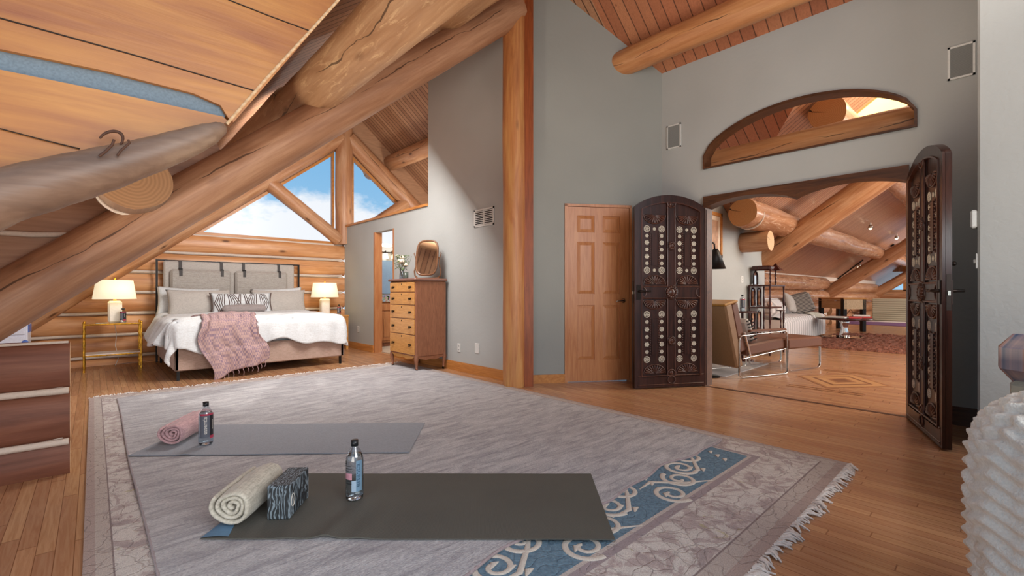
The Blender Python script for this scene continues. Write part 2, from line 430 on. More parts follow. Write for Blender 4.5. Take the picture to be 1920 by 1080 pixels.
def rugmat(name, a, b, hatch=.5, sc=90.):
    n = NT(name); o = n.obj()
    f = n.noise(n.map(o, (1, 2.4, 1), rot=(0, 0, .2)), sc, 3, .6); g = n.noise(n.map(o, (1.2, 4.5, 1), rot=(0, 0, -.15)), 3.2, 5, .7, .8)
    st = n.noise(n.map(o, (2., 28., 1)), 1.6, 4, .7)
    col = n.ramp(f, [(.3, srgb(b)), (.62, srgb(a))])
    col = n.mix(n.ramp(g, [(.36, g1(hatch)), (.6, g1(0))]), col, srgb('6c6870'))
    col = n.mix(n.ramp(st, [(.36, g1(hatch*.7)), (.46, g1(0))]), col, srgb('5c5a62'))
    n.bump(f, .7, .006); return n.out(col, .95)
M['rug_grey'] = rugmat('grey_pile', 'c4c1c2', '9a989c', .5)
M['bind'] = fabric('rug_binding', '9a8a8c', '837476')
def rug_oriental():
    n = NT('oriental_pile'); o = n.obj(); x, y, z = n.sep(o)
    dx = n.math('SUBTRACT', 3.38, x); dl = n.math('ADD', x, .03); dy = n.math('SUBTRACT', y, .65); dt = n.math('SUBTRACT', 6.1, y)
    d = n.math('MINIMUM', n.math('MINIMUM', n.math('MULTIPLY', dx, 1.42), n.math('MULTIPLY', dl, 1.42)), n.math('MINIMUM', dy, dt))
    cream, pink, blue, taupe, line = '3', '4', '5', '6', '7'
    fl = n.noise(n.map(o, (1, 1, 1)), 7., 4, .6, 1.5); f2 = n.noise(o, 16., 3, .6, 2.)
    flor = n.ramp(fl, [(.36, srgb('a89a98')), (.46, srgb('bcaca8')), (.5, srgb('cec6c0')), (.62, srgb('d6cec8'))])
    flor = n.mix(n.ramp(f2, [(.62, g1(0)), (.70, g1(.6))]), flor, srgb('9a7c82'))
    flor = n.mix(n.ramp(n.noise(o, 9., 2, .5, 1.), [(.66, g1(0)), (.72, g1(.55))]), flor, srgb('b3aa72'))
    bl = n.ramp(n.noise(o, 60, 3), [(.3, srgb('48687e')), (.7, srgb('6c8ea2'))])
    inner = n.ramp(fl, [(.35, srgb('a98880')), (.55, srgb('c4b4a6'))])
    def band(a, b): return n.math('MULTIPLY', n.math('GREATER_THAN', d, a), n.math('LESS_THAN', d, b))
    col = flor
    col = n.mix(band(-1, .05), col, srgb('b09c94')); col = n.mix(band(.05, .12), col, srgb('bdb0a8'))
    col = n.mix(band(.12, .128), col, srgb('8a7a78'))
    col = n.mix(band(.40, .44), col, srgb('9d8f92')); col = n.mix(band(.44, .46), col, srgb('c0b4ae'))
    col = n.mix(band(.46, .78), col, bl); col = n.mix(n.math('GREATER_THAN', d, .78), col, inner)
    fine = n.noise(o, 260, 2, .6); col = n.mix(n.ramp(fine, [(.35, g1(.45)), (.6, g1(0))]), col, srgb('6e6464'))
    wv_ = n.n('ShaderNodeTexNoise', Vector=o, Scale=5., Detail=3.).outputs['Color']; ed = n.n('ShaderNodeTexVoronoi', Vector=n.mix(.22, o, wv_), Scale=14., _feature='DISTANCE_TO_EDGE').outputs['Distance']
    ck = n.ramp(ed, [(0, g1(.45)), (.05, g1(0))])
    col = n.mix(n.math('MULTIPLY', ck, n.math('LESS_THAN', d, .4)), col, srgb('847470'))
    n.bump(n.math('ADD', fine, n.math('MULTIPLY', ck, -2.)), .6, .006); return n.out(col, .95)
M['rug_o'] = rug_oriental()
M['scroll'] = plain('cream_wool', 'c2b8ae', .95, bump=.8, scale=200, var=.15)
M['fringe'] = plain('fringe_wool', 'cfc6c0', .9, var=.2)
M['shag'] = plain('shag_brown', '7a4a38', .9, bump=1., scale=45, var=.7)
M['purple'] = plain('plum_rug', '6a4670', .9)
M['knit'] = plain('white_knit', 'ddd9cf', .95, bump=.9, scale=160, var=.08)
n = NT('plaid_satin'); x, y, z = n.sep(n.obj())
p1 = n.n('ShaderNodeTexNoise', _noise_dimensions='1D', W=n.math('MULTIPLY', y, 22.), Scale=1., Detail=2.).outputs['Fac']
p2 = n.n('ShaderNodeTexNoise', _noise_dimensions='1D', W=n.math('MULTIPLY', x, 30.), Scale=1., Detail=2.).outputs['Fac']
c1 = n.ramp(p1, [(.35, srgb('3f5878')), (.5, srgb('9a8c96')), (.6, srgb('a4674a')), (.7, srgb('6f88a4'))]); c2 = n.ramp(p2, [(.4, srgb('4c6484')), (.6, srgb('b0a49a'))])
M['plaid'] = n.out(n.mix(.35, c1, c2), .35)
M['damask'] = fabric('sage_damask', 'aeb0a0', '8d9082', 30)
n = NT('granite'); v = n.n('ShaderNodeTexVoronoi', Vector=n.obj(), Scale=60.).outputs['Color']
M['granite'] = n.out(n.mix(.6, v, srgb('8a7a68')), .3)
n = NT('woven_throw'); o = n.obj(); ck = n.n('ShaderNodeTexChecker', Vector=n.map(o, (1, 1, .6), rot=(0, 0, .7)), Scale=52., Color1=srgb('74607c'), Color2=srgb('bc9a94')).outputs['Color']
M['throw'] = n.out(n.mix(n.noise(o, 8, 2), ck, srgb('a98c84')), .95)
M['leaf'] = plain('leaf_green', '5c7442', .5, var=.3, scale=20)
M['petal'] = plain('rose_petal', 'dfcdb8', .7, var=.12, scale=20)
M['stem'] = plain('flower_stem', '3e4a2c', .6)
M['candle'] = plain('smoked_candle', '4a5048', .2)
M['bluewhite'] = plain('blue_white_paint', 'd8d8e4', .4)
M['bluepaint'] = plain('cobalt_paint', '4c6cb8', .4)
M['red'] = plain('red_cover', 'b8302c', .5)
M['paper'] = plain('paper', 'd9d4cc', .7)
M['tile'] = plain('bath_tile', 'c4b4a0', .35)
M['grille'] = stripes('speaker_grille', 2, .008, '8c8e8c', '7c7e7c')
M['art'] = plain('faded_print', 'b08a70', .6, scale=6, var=.5)
M['skyglow'] = glow('frosted_skylight', 'ffe08a', 1.4)
M['bulb'] = glow('bulb_glow', 'ffe8c0', 6.)
M['bulb2'] = glow('bath_bulb_glow', 'fff2d8', 2.2)
M['bright'] = glow('overcast_window', 'f2f8ff', 1.6)
M['bath_mirror'] = plain('bath_mirror', '9cb8d4', .08, .3)
RL = lambda x: 1.934+.81*x          # main ceiling, left slope
RR = lambda x: 7.766-.81*x          # main ceiling, right slope
WR = lambda y: 2.25+.713*(3-y)      # wing ceiling
AR = 5.04
def onPlane(px, py, p, nrm):
    r = (px-960.)/F; x, y = c2b(r, 1.); d = Vector((x, y, (HOR-py)/F)); o = Vector((0, 0, H)); nrm = Vector(nrm)
    return o+d*((Vector(p)-o).dot(nrm)/d.dot(nrm))
# ------------------------------------------------------------ floor, ceilings
fl = struct(MB().box(-3, 32, -6, 12, -.1, 0).build('floor', M['floor']), 'narrow honey oak strip floor', 'floor')
MB().box(AR-.02, AR+.03, .55, 2.29, 0, .003).build('threshold_strip', M['darkoak'], fl)
MB().box(3.72, 6.4, 4.4, 8.6, 0, .012).build('bathroom_tile', M['tile'], fl)
m = MB()
def diamond(m, cx, cy, a, b, z0, z1, mi): m.prism([(cx-a, cy), (cx, cy-b), (cx+a, cy), (cx, cy+b)], 2, z0, z1, mi)
ic = G(1577, 714)
for k, (a, mi) in enumerate(((.62, 0), (.56, 1), (.40, 2), (.34, 1), (.2, 0), (.13, 2))): diamond(m, ic.x, ic.y, a, a*.75, .0005, .002+.0006*k, mi)
for s in (-1, 1):
    for t in (.7, .8): m.prism([(ic.x+s*t, ic.y-.35), (ic.x+s*t+.03, ic.y-.35), (ic.x+s*t+.03, ic.y+.35), (ic.x+s*t, ic.y+.35)], 2, .0005, .003, 0)
m.build('marquetry_inlay', [wood('inlay_brown', '9a6a48', '8a5c3c', axis=1), wood('inlay_light', 'b98c60', 'ac7e54', axis=1), wood('inlay_dark', '7c5238', '6e4630', axis=1)], fl)
def slab(name, pts, mat, up=.06):
    n = len(pts); vs = list(pts)+[(x, y, z+up) for x, y, z in pts]
    m = MB().add(vs, [tuple(range(n)), tuple(range(2*n-1, n-1, -1))]+[(i, (i+1) % n, (i+1) % n+n, i+n) for i in range(n)])
    return struct(m.build(name, mat))
slab('ceiling', [(-1.6, 1.95, RL(-1.6)), (3.6, 1.95, RL(3.6)), (3.6, 10.0, RL(3.6)), (-1.6, 10.0, RL(-1.6))], M['tg_main'])
slab('ceiling', [(1.25, -3, RL(1.25)), (3.6, -3, RL(3.6)), (3.6, 1.95, RL(3.6)), (1.25, 1.95, RL(1.25))], M['tg_main'])
slab('ceiling', [(3.6, -3, RR(3.6)), (AR+.08, -3, RR(AR+.08)), (AR+.08, 3.2, RR(AR+.08)), (3.6, 3.2, RR(3.6))], M['tg_right'])
slab('ceiling', [(3.6, 3.2, RR(3.6)), (8.2, 3.2, RR(8.2)), (8.2, 10., RR(8.2)), (3.6, 10., RR(3.6))], M['tg_main'])
zz = lambda x: 3.7-.59*(x-AR)
slab('ceiling', [(AR+.08, .97, zz(AR+.08)), (7.5, 3.0, 2.25), (7.5, 3.2, 2.25), (AR+.08, 3.2, zz(AR+.08))], M['tg_right'])
slab('ceiling', [(AR+.1, -1, WR(-1)), (30, -1, WR(-1)), (30, 4.4, WR(4.4)), (7.5, 4.4, WR(4.4)), (7.5, 3.0, WR(3)), (AR+.1, .97, WR(.97))], M['tg_wing'])
slab('ceiling', [(AR+.1, -6, WR(4)), (30, -6, WR(4)), (30, -1, WR(-1)), (AR+.1, -1, WR(-1))], M['tg_wing'])
# ------------------------------------------------------------ log gable wall behind the bed
wb = struct(MB().box(-1.6, 3.58, 8.80, 8.92, 0, 1.98).build('wall_back', M['chink']), 'stacked honey-coloured log wall with pale chinking behind the bed', 'wall')
zc = [-.035]+[.12+.31*k+.155 for k in range(6)]
for k, z in enumerate(zc):
    log('wall_log', (-1.6, 8.85, z), (3.63, 8.85, z), .098, .098, M['gable_log'], M['end'], seg=40, wob=.008, step=.15, squash=1.56).parent = wb
for z in [.12+.31*k for k in range(6)]:
    MB().tube([(-1.6+.3*i, 8.775+.005*math.sin(i*1.7), z+.006*math.sin(i*2.3+z*9)) for i in range(18)], .022, 6).build('chinking_rope', M['chink'], wb)
# gable windows
zl = lambda x: .95+.81*x
def wframe(name, poly, inset, parent=None, y=8.83):
    def offs(p, d):
        n = len(p); out = []; A = sum(p[i][0]*p[(i+1) % n][1]-p[(i+1) % n][0]*p[i][1] for i in range(n)); sg = 1 if A > 0 else -1
        for i in range(n):
            a = Vector(p[i-1]); b = Vector(p[i]); c = Vector(p[(i+1) % n]); e1 = (b-a).normalized(); e2 = (c-b).normalized()
            n1 = Vector((-e1.y, e1.x))*sg; n2 = Vector((-e2.y, e2.x))*sg; bis = (n1+n2).normalized(); out.append(tuple(b+bis*(d/max(.25, bis.dot(n1)))))
        return out
    return flat_poly(name, offs(poly, -.0), [offs(poly, inset)], .07, M['pine'], XZ(y), parent), offs(poly, inset)
for i, poly in enumerate(([(1.18, 1.98), (3.43, 1.98), (3.43, zl(3.43)+.04)], [(6.02, 1.98), (3.77, 1.98), (3.77, zl(3.43)+.04)])):
    f, ins = wframe('window_%d' % (i+1), poly, .045)
    struct(f, ['large triangular gable window left of the king post', 'triangular gable window right of the king post over the bathroom'][i], 'window')
    flat_poly('pane', ins, [], .01, M['pane'], XZ(8.83), f)
# boards closing the strip between gable rafters and ceiling
for sgn in (-1, 1):
    X = lambda t: 3.6+sgn*t
    p = [(X(0), zl(3.6)+.03), (X(4.9), zl(3.6)+.03-.81*4.9), (X(4.9), 4.87-.81*4.9), (X(0), 4.87)]
    struct(flat_poly('trim_%d' % (1 if sgn < 0 else 2), p, [], .05, M['tg_main'], XZ(8.9)))
def L(name, p0, p1, r0, r1=None, mt='beam', em='end', label=None, cat='log beam', group=None, **k):
    return log(name, p0, p1, r0, r1, M[mt], M[em], label=label, cat=cat, group=group, **k)
ra = lambda x: 1.23+.81*x
L('rafter', (-1.2, 8.76, ra(-1.2)), (3.52, 8.76, ra(3.52)), .165, .165, 'wing_log', label='pale log rafter along the top edge of the large triangular gable window')
L('rafter', (8., 8.76, ra(-.8)), (3.68, 8.76, ra(3.52)), .165, .165, 'wing_log', label='log rafter sloping down to the right from the king post above the bathroom wall')
L('king_post', (3.6, 8.76, 1.98), (3.6, 8.76, 4.5), .155, .155, 'wing_log', label='vertical log king post between the two gable windows', cat='log post')
L('brace', (2.24, 8.74, 2.98), (3.50, 8.74, 2.06), .125, .12, 'wing_log', label='diagonal log brace crossing the large triangular gable window', cat='log brace')
L('brace', (4.96, 8.74, 2.98), (3.72, 8.74, 2.06), .125, .12, 'wing_log', label='diagonal log brace in the small gable window right of the king post', cat='log brace')
# ------------------------------------------------------------ truss over the bedroom opening
bz = lambda x: 1.345+.84*(x-.06)
L('truss_beam', (-1.0, 3.75, bz(-1.0)), (3.5, 3.75, bz(3.5)), .152, .165, 'beam', seg=48, wob=.004, label='huge brown log beam rising diagonally from the low stub wall to the tall post')
L('purlin', (.17, 3.36, 1.70), (.17, 8.9, RL(.17)-.2), .185, .17, 'grey_log', 'end', label='log purlin with cracked round end poking out above the diagonal beam')
L('purlin', (1.30, -1.2, 2.68), (1.30, 4.22, 2.66), .180, .172, 'purlin', seg=48, wob=.014, label='thick pale hand-peeled log purlin crossing above the diagonal beam')
L('purlin', (1.28, 4.27, 2.71), (1.28, 9.9, 2.72), .15, .15, 'purlin', label='thinner log purlin continuing behind the thick pale one toward the gable')
L('purlin', (2.54, -1.2, RL(2.54)-.2), (2.54, 9.9, RL(2.54)-.2), .19, .17, 'purlin', seg=40, wob=.014, label='log purlin near the top end of the diagonal beam')
L('purlin', (4.66, -2.5, RR(4.66)-.2), (4.66, 3.2, RR(4.66)-.2), .155, .15, 'orange_log', 'end_orange', seg=40, label='orange log purlin above the arch-topped window under the boarded ceiling')
L('purlin', (4.66, 3.6, RR(4.66)-.2), (4.66, 9.9, RR(4.66)-.2), .17, .16, 'wing_log', label='pale log purlin above the bathroom behind the tall grey wall')
# infill logs above the beam, far left
m = MB()
def pxpoly(pts, Y): return [(p.x, p.z) for p in (onY(a, b, Y) for a, b in pts)]
inf = flat_poly('wall_truss', pxpoly([(-90, 560), (0, 505), (213, 392), (412, 287), (395, 250), (200, 180), (-90, 180)], 3.86), [], .08, M['stub_log'], XZ(3.86)); struct(inf)
inf.data.materials[0] = M['beam']
for pts in ([(-90, 560), (0, 514), (105, 455), (213, 397)], [(213, 397), (300, 350), (408, 293)], [(-90, 430), (0, 436), (60, 440), (125, 440)]):
    MB().tube([onY(a, b, 3.80) for a, b in pts], .016, 8).build('chinking_rope', M['chink'], inf)
# scribed chink under the purlin end
MB().tube([onY(245+68*math.cos(t), 345+56*math.sin(t), 3.62) for t in [PI*.02+i*PI*.95/12 for i in range(13)]], .012, 8).build('chinking_rope', M['chink'], inf)
# near log wall and weathered log, top left
yn = 1.945
nw = flat_poly('wall_dormer', pxpoly([(-300, 66), (0, 137), (200, 177), (415, 223), (425, 232), (300, 280), (0, 350), (-300, 440)], yn), [], .06, M['near_log'], XZ(yn))
struct(nw, 'close overhead wall of broad orange logs with a grey-blue chinking strip', 'wall')
up = flat_poly('wall_log', pxpoly([(-300, 37), (0, 100), (200, 141), (360, 181), (410, 203), (424, 226), (434, 234), (640, -4), (760, -150), (-300, -150)], yn), [], .07, M['near_log'], XZ(yn), nw)
flat_poly('chinking', pxpoly([(-300, 20), (0, 90), (200, 135), (360, 175), (412, 200), (421, 213), (418, 225), (200, 184), (0, 146), (-300, 80)], yn+.012), [], .06, M['chink_blue'], XZ(yn+.012), nw)
m = MB()
for pts, w in (([(-200, -15), (0, 34), (240, 100), (480, 171)], .0022), ([(380, -22), (432, 1), (500, 28), (581, 58)], .0022), ([(0, 241), (80, 262), (150, 279)], .0018)):
    m.tube([onY(a, b, yn-.036) for a, b in pts], w, 6)
m.build('crack', M['bronze'], nw)
MB().tube([onY(a, b, yn-.035) for a, b in ((425, 233), (500, 147), (583, 57), (640, -6), (700, -75))], .006, 6).build('edge_bead', M['end_pale'], nw)
pl = [(-260, 470, .10), (-120, 415, .088), (0, 370, .076), (100, 343, .070), (200, 316, .064), (290, 289, .056), (350, 268, .046), (392, 251, .036), (414, 240, .024), (421, 234, .010)]
m = MB(); pts = []; rs = []
for i in range(len(pl)-1):
    for k in range(4):
        t = k/4.; a = pl[i]; b = pl[i+1]; pts.append(onY(a[0]+(b[0]-a[0])*t, a[1]+(b[1]-a[1])*t, yn-.05)); rs.append((a[2]+(b[2]-a[2])*t)*(1+.03*math.sin(i*2.1+k)))
m.tube(pts, rs, 32)
wl = m.build('dormer_log', M['grey_log']); tag(wl, 'weathered grey-brown log tapering to a point under the close overhead log wall', 'log beam')
kn = MB(); kn.tube([onY(213+26*math.cos(t)*(1-.04*i), 262+16*math.sin(t), yn-.085-.0) for i, t in enumerate([PI*1.05+k*PI*1.15/10 for k in range(11)])], [.003+.002*math.sin(PI*k/10.) for k in range(11)], 6)
kn.tube([onY(a_, b_, 1.822) for a_, b_ in ((240, 262), (243, 268), (236, 274), (226, 283), (220, 292))], .0035, 6); kn.tube([onY(a_, b_, 1.822) for a_, b_ in ((214, 262), (210, 272), (198, 284), (186, 293))], .004, 6); MB().sphere(onY(214, 262, 1.925), .017, 14, 8, (1.1, .35, .7)).build('knot', M['near_log'], wl); kn.build('knot_scar', plain('scar_brown', '4a2a18', .7), wl)
# stub wall of dark logs, left
sw = struct(MB().box(-1.6, -.13, 3.69, 3.84, 0, .74).build('wall_stub', M['chink']), 'low stub wall of dark reddish logs with pale chinking at left edge', 'wall')
for z, r in ((.085, .115), (.335, .15), (.63, .145)):
    log('wall_log', (-1.6, 3.715, z), (-.10, 3.715, z), r*.42, r*.42, M['stub_log'], M['end_pale'], seg=64, wob=.008, squash=2.3).parent = sw
for z in (.19, .485): MB().tube([(-1.6, 3.672, z), (-.9, 3.67, z+.004), (-.105, 3.672, z)], .020, 6).build('chinking_rope', M['chink'], sw)
MB().tube([(-1.6, 3.64, .762), (-.105, 3.64, .766)], .008, 6).build('chinking_rope', M['chink'], sw)
wl2 = struct(MB().box(-1.75, -1.6, 3.7, 8.9, 0, .8).build('wall_left', M['chink']))
for z in (.12, .40, .66): log('wall_log', (-1.62, 3.7, z), (-1.62, 8.9, z), .145, .145, M['stub_log'], M['end'], wob=.006, step=.3).parent = wl2
# ------------------------------------------------------------ tall grey wall with bathroom doorway
gw = flat_poly('wall_bathroom', [(3.80, 0), (6.76, 0), (6.76, 2.09), (7.45, 2.09), (7.45, 0), (8.72, 0), (8.72, 2.31), (5.72, 2.31), (5.72, 4.85), (3.80, 4.85)], [], .12, M['wall'], YZ(3.66))
struct(gw, 'pale grey wall with bathroom doorway, lower section capped with wood', 'wall')
struct(MB().box(3.57, 3.75, 5.72, 8.70, 2.31, 2.345).build('trim_3', M['piney']))
t4 = struct(MB().box(3.595, 3.73, 7.42, 7.47, 0, 2.09).box(3.595, 3.73, 6.74, 6.785, 0, 2.09).build('trim_4', M['fir']))
for a, b in ((3.93, 6.76), (7.47, 8.70)):
    struct(MB().box(3.578, 3.602, a, b, 0, .105).box(3.583, 3.602, a, b, .105, .12).build('baseboard_bathroom', M['piney']))
# post
pa = onY(966, 700, 3.72)
L('log_post', (3.47, 3.74, 0), (3.47, 3.74, 4.6), .125, .125, 'post', 'end', seg=40, wob=.006, label='tall cracked orange log post at the corner of the tall grey wall', cat='log post')
dp = MB().box(-.05, .05, -.04, .04, 0, 4.7).build('corner_plank', M['fir'], loc=(3.595, 3.63, 0), rot=(0, 0, -TH)); 
dp.data.materials[0] = wood('redwood_plank', '9a5028', '74381c', axis=2); tag(dp, 'flat reddish plank running up the right side of the log post', 'plank')
# ------------------------------------------------------------ diagonal wall with panel door
A = Vector((3.64, 3.74)); C = Vector((AR, 2.81)); dv = (C-A); DL = dv.length; dv.normalize()
MD = Matrix(((dv.x, 0, -(-dv.y), A.x), (dv.y, 0, -dv.x, A.y), (0, 1, 0, 0), (0, 0, 0, 1)))   # u along wall, v up, w toward the room
MD = Matrix(((dv.x, 0, dv.y, A.x), (dv.y, 0, -dv.x, A.y), (0, 1, 0, 0), (0, 0, 0, 1)))
def onD(px, py):
    p = onPlane(px, py, (A.x, A.y, 0), (dv.y, -dv.x, 0)); return (Vector((p.x, p.y))-A).dot(dv), p.z
u0 = onD(1062, 600)[0]; u1 = onD(1181, 600)[0]; dz = 2.06
rz = lambda u: RR(A.x+dv.x*u)
dw = flat_poly('wall_corner', [(0, 0), (u0, 0), (u0, dz), (u1, dz), (u1, 0), (DL, 0), (DL, rz(DL)), (0, 4.82)], [], .1, M['wall_shaded'], MD @ Matrix.Translation((0, 0, -.05)))
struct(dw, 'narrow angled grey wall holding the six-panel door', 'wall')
def mdmesh(mb, name, mat, parent=None):
    mb2 = mb; o = mb2.build(name, mat, parent); o.data.transform(MD); return o
# local for door: u, v(up), w(out)
def dbox(m, a0, a1, b0, b1, c0, c1, mi=0, bev=0): m.box(a0, a1, b0, b1, c0, c1, mi, bev)
m = MB(); dbox(m, u0+.012, u1-.012, .008, dz-.012, -.05, -.012)
door = mdmesh(m, 'door_1', M['fir']); struct(door, 'closed six-panel fir door in the angled corner wall', 'door')
W = u1-u0-.024; du = u0+.012
st = .115*W/.75; mid = .10*W/.75
cols = [(du+st, du+W/2-mid/2), (du+W/2+mid/2, du+W-st)]; rows = [(.26, .90), (1.03, 1.64), (1.75, 1.95)]
fr = MB()
for a, b in ((du, du+st), (du+W-st, du+W), (du+W/2-mid/2, du+W/2+mid/2)): dbox(fr, a, b, .008, dz-.012, -.014, .002)
for a, b in ((.008, .26), (.90, 1.03), (1.64, 1.75), (1.95, dz-.012)): dbox(fr, du, du+W, a, b, -.014, .0015)
mdmesh(fr, 'door_frame', M['fir'], door)
for c0, c1 in cols:
    for r0, r1 in rows:
        p = MB(); x0, x1, y0, y1 = c0+.004, c1-.004, r0+.004, r1-.004; i = .035
        p.add([(x0, y0, -.012), (x1, y0, -.012), (x1, y1, -.012), (x0, y1, -.012), (x0+i, y0+i, .000), (x1-i, y0+i, .000), (x1-i, y1-i, .000), (x0+i, y1-i, .000)],
              [(4, 5, 6, 7), (0, 1, 5, 4), (1, 2, 6, 5), (2, 3, 7, 6), (3, 0, 4, 7)])
        mdmesh(p, 'raised_panel', M['fir'], door)
hz = onD(1168, 565); hh = MB(); hu = hz[0]; hh.lathe([(.0, 0), (.028, 0), (.028, .008), (.012, .012), (.011, .045), (0, .045)], seg=20); 
hh.v = [(x+hu, y+.95, z+.002) for x, y, z in hh.v]; hh.tube([(hu, .95, .045), (hu-.03, .952, .05), (hu-.08, .948, .048), (hu-.10, .944, .045)], [.009, .009, .007, .006], 10)
mdmesh(hh, 'door_lever', M['nickel'], door)
m = MB(); dbox(m, u0-.022, u0+.01, 0, dz+.02, -.03, .012); dbox(m, u1-.005, u1+.02, 0, dz+.02, -.03, .012); dbox(m, u0-.022, u1+.02, dz-.008, dz+.022, -.03, .012)
struct(mdmesh(m, 'trim_5', M['fir']))
m = MB(); dbox(m, .05, u0-.022, 0, .10, 0, .016); struct(mdmesh(m, 'baseboard_corner', M['pine']))
# ------------------------------------------------------------ arch wall
def arc(y0, y1, z0, rise, n=28): return [(y0+(y1-y0)*i/n, z0+rise*math.sin(PI*(i/float(n)))**.8 if False else z0+rise*(1-(2*i/float(n)-1)**2)**.62) for i in range(n+1)]
wy0, wy1 = .50, 2.30
archw = [(wy0, 2.425), (wy0, 2.57)]+arc(wy0, wy1, 2.57, .37)[1:-1]+[(wy1, 2.57), (wy1, 2.425)]
aw = flat_poly('wall_right', [(2.96, 0), (2.29, 0), (2.29, 2.10), (.55, 2.10), (.55, 0), (-3, 0), (-3, 3.72), (2.96, 3.72)], [archw], .14, M['wall'], YZ(AR+.07))
struct(aw, 'grey wall with arch-topped interior window and double-arched doorway', 'wall')
def inset(p, d):
    c = Vector((1.4, 2.62)); return [(c.x+(y-c.x)*(1-d/.9), c.y+(z-c.y)*(1-d/.22)) for y, z in p]
w3 = flat_poly('window_3', [(y+(.0), z) for y, z in archw], [inset(archw, .018)], .17, M['darkoak'], YZ(AR+.06)); struct(w3, 'arch-topped interior window above the double doors, dark thin frame', 'window')
# header with two arches
n = 24; low = [(2.29, 1.985)]
for k in range(1, n+1): low.append((2.29-.87*k/n, 1.975+.085*math.sin(PI*k/n)**.7 + (.0)))
for k in range(1, n+1): low.append((1.42-.87*k/n, 1.975+.09*math.sin(PI*k/n)**.7))
hd = flat_poly('trim_6', [(2.29, 2.115)]+low+[(.55, 2.115)], [], .19, M['darkoak'], YZ(AR+.055)); struct(hd, 'dark oak header with two arches over the carved doors', 'trim')
struct(MB().box(AR-.03, AR+.15, 2.27, 2.305, 0, 2.0).box(AR-.03, AR+.15, .53, .565, 0, 2.0).build('trim_7', M['darkoak']))
m = MB().box(AR-.022, AR, .13, .53, 0, .13).box(AR-.028, AR, .13, .53, 0, .03).box(AR-.016, AR, .13, .53, .13, .145); struct(m.build('baseboard_right', M['darkoak']))
# pier, far right
m = MB().box(4.29, AR+.0, -3, .129, 0, 4.35, bev=.012); struct(m.build('wall_pier', M['wall_t']), 'near textured grey wall pier at the right edge', 'wall')
# ------------------------------------------------------------ rooms beyond
iw = flat_poly('wall_inner', [(AR+.14, 0), (9.05, 0), (9.05, WR(3.0)), (7.5, WR(3.0)), (AR+.14, 3.62)], [], .1, M['wall'], XZ(3.05)); struct(iw)
kw = struct(MB().box(9.1, 25.9, 3.98, 4.1, 0, 1.55).build('wall_wing', M['chink']))
for z, r in ((.17, .19), (.55, .19), (.93, .19), (1.32, .205)):
    log('wall_log', (9.1, 4.0, z), (17.3, 4.0, z), r, r, M['shiny_log'], M['end'], wob=.01, step=.4).parent = kw
    log('wall_log', (17.7, 4.02, z-.1), (25.9, 4.02, z-.1), r, r, M['wing_log'], M['end'], wob=.01, step=.6).parent = kw
fw = struct(MB().box(26.0, 26.15, -6, 4.1, 0, 1.12).build('wall_far', M['chink']))
for z in (.18, .55, .93): log('wall_log', (26.0, -6, z), (26.0, 4.1, z), .19, .19, M['wing_log'], M['end'], wob=.01, step=.6).parent = fw
w4 = struct(MB().box(25.98, 26.05, 2.95, 3.05, 1.1, 2.3).box(25.98, 26.05, -5, 4, 1.1, 1.16).build('window_4', M['pine']))
MB().box(26.01, 26.02, -5, 4, 1.16, 1.95).build('pane', M['pane'], w4); struct(MB().box(26.0, 26.08, -6, 4.1, 1.95, 5.1).build('wall_far_gable', M['tg_main']))
for i, x in enumerate((9.1, 17.5, 25.6)):
    lab = ['broad log rafter slanting down just beyond the double doorway', 'second log rafter beyond the doorway, behind the track light', 'farthest log rafter in the room beyond the doorway'][i]
    zb = lambda y: 1.43+.713*(3-y)+.24
    L('rafter', (x, 4.0, zb(4.0)), (x, -.9, zb(-.9)), .2, .2, 'wing_log', 'end_orange', label=lab)
    L('rafter', (x, -6, zb(4.0)), (x, -1.1, zb(-.9)), .2, .2, 'wing_log', 'end_orange', label=lab+', opposite slope') if i < 0 else None
L('purlin', (7.08, 2.65, WR(2.65)-.26), (17.6, 2.65, WR(2.65)-.26), .21, .19, 'shiny_log', 'end_orange', wob=.02, label='glossy log purlin with round sawn end just inside the doorway')
L('purlin', (17.8, 2.65, WR(2.65)-.26), (25.5, 2.65, WR(2.65)-.26), .18, .18, 'shiny_log', 'end', label='far continuation of the glossy purlin beyond the second rafter')
L('purlin', (6.25, 1.40, WR(1.4)-.26), (17.6, 1.40, WR(1.4)-.26), .2, .19, 'shiny_log', 'end_orange', wob=.02, label='log purlin with round cracked end seen through the arch-topped window')
L('log_stub', (8.0, 2.56, 1.88), (8.0, 3.04, 1.88), .165, .165, 'wing_log', 'end_pale', label='short log stub with pale sawn end under the glossy purlin', cat='log stub')
L('cross_beam', (5.36, -1, 2.54), (5.36, 2.99, 2.54), .165, .165, 'orange_log', 'end', label='orange log running behind the arch-topped window sill')
m = MB(); m.tube([Vector((7.05+.30, 2.45+.21*math.cos(t)+.2-.0, WR(2.65)-.26+.225*math.sin(t))) for t in [PI+i*PI/12 for i in range(13)]], .014, 8)
tag(m.build('chinking_rope', M['chink']), 'pale chinking bead under the glossy purlin end', 'chinking')
sk = [onPlane(a, b, (0, 3, 2.25), (0, .713, 1)) for a, b in ((1622, 214), (1650, 188), (1690, 190), (1690, 215))]
sy = (sk[0].y+sk[2].y)/2; sx = (sk[0].x+sk[2].x)/2
s = struct(MB().add([(sx-.5, sy-.2, WR(sy-.2)-.02), (sx+.5, sy-.2, WR(sy-.2)-.02), (sx+.5, sy+.2, WR(sy+.2)-.02), (sx-.5, sy+.2, WR(sy+.2)-.02)], [(0, 1, 2, 3)]).build('window_5', M['skyglow']))
R = math.radians
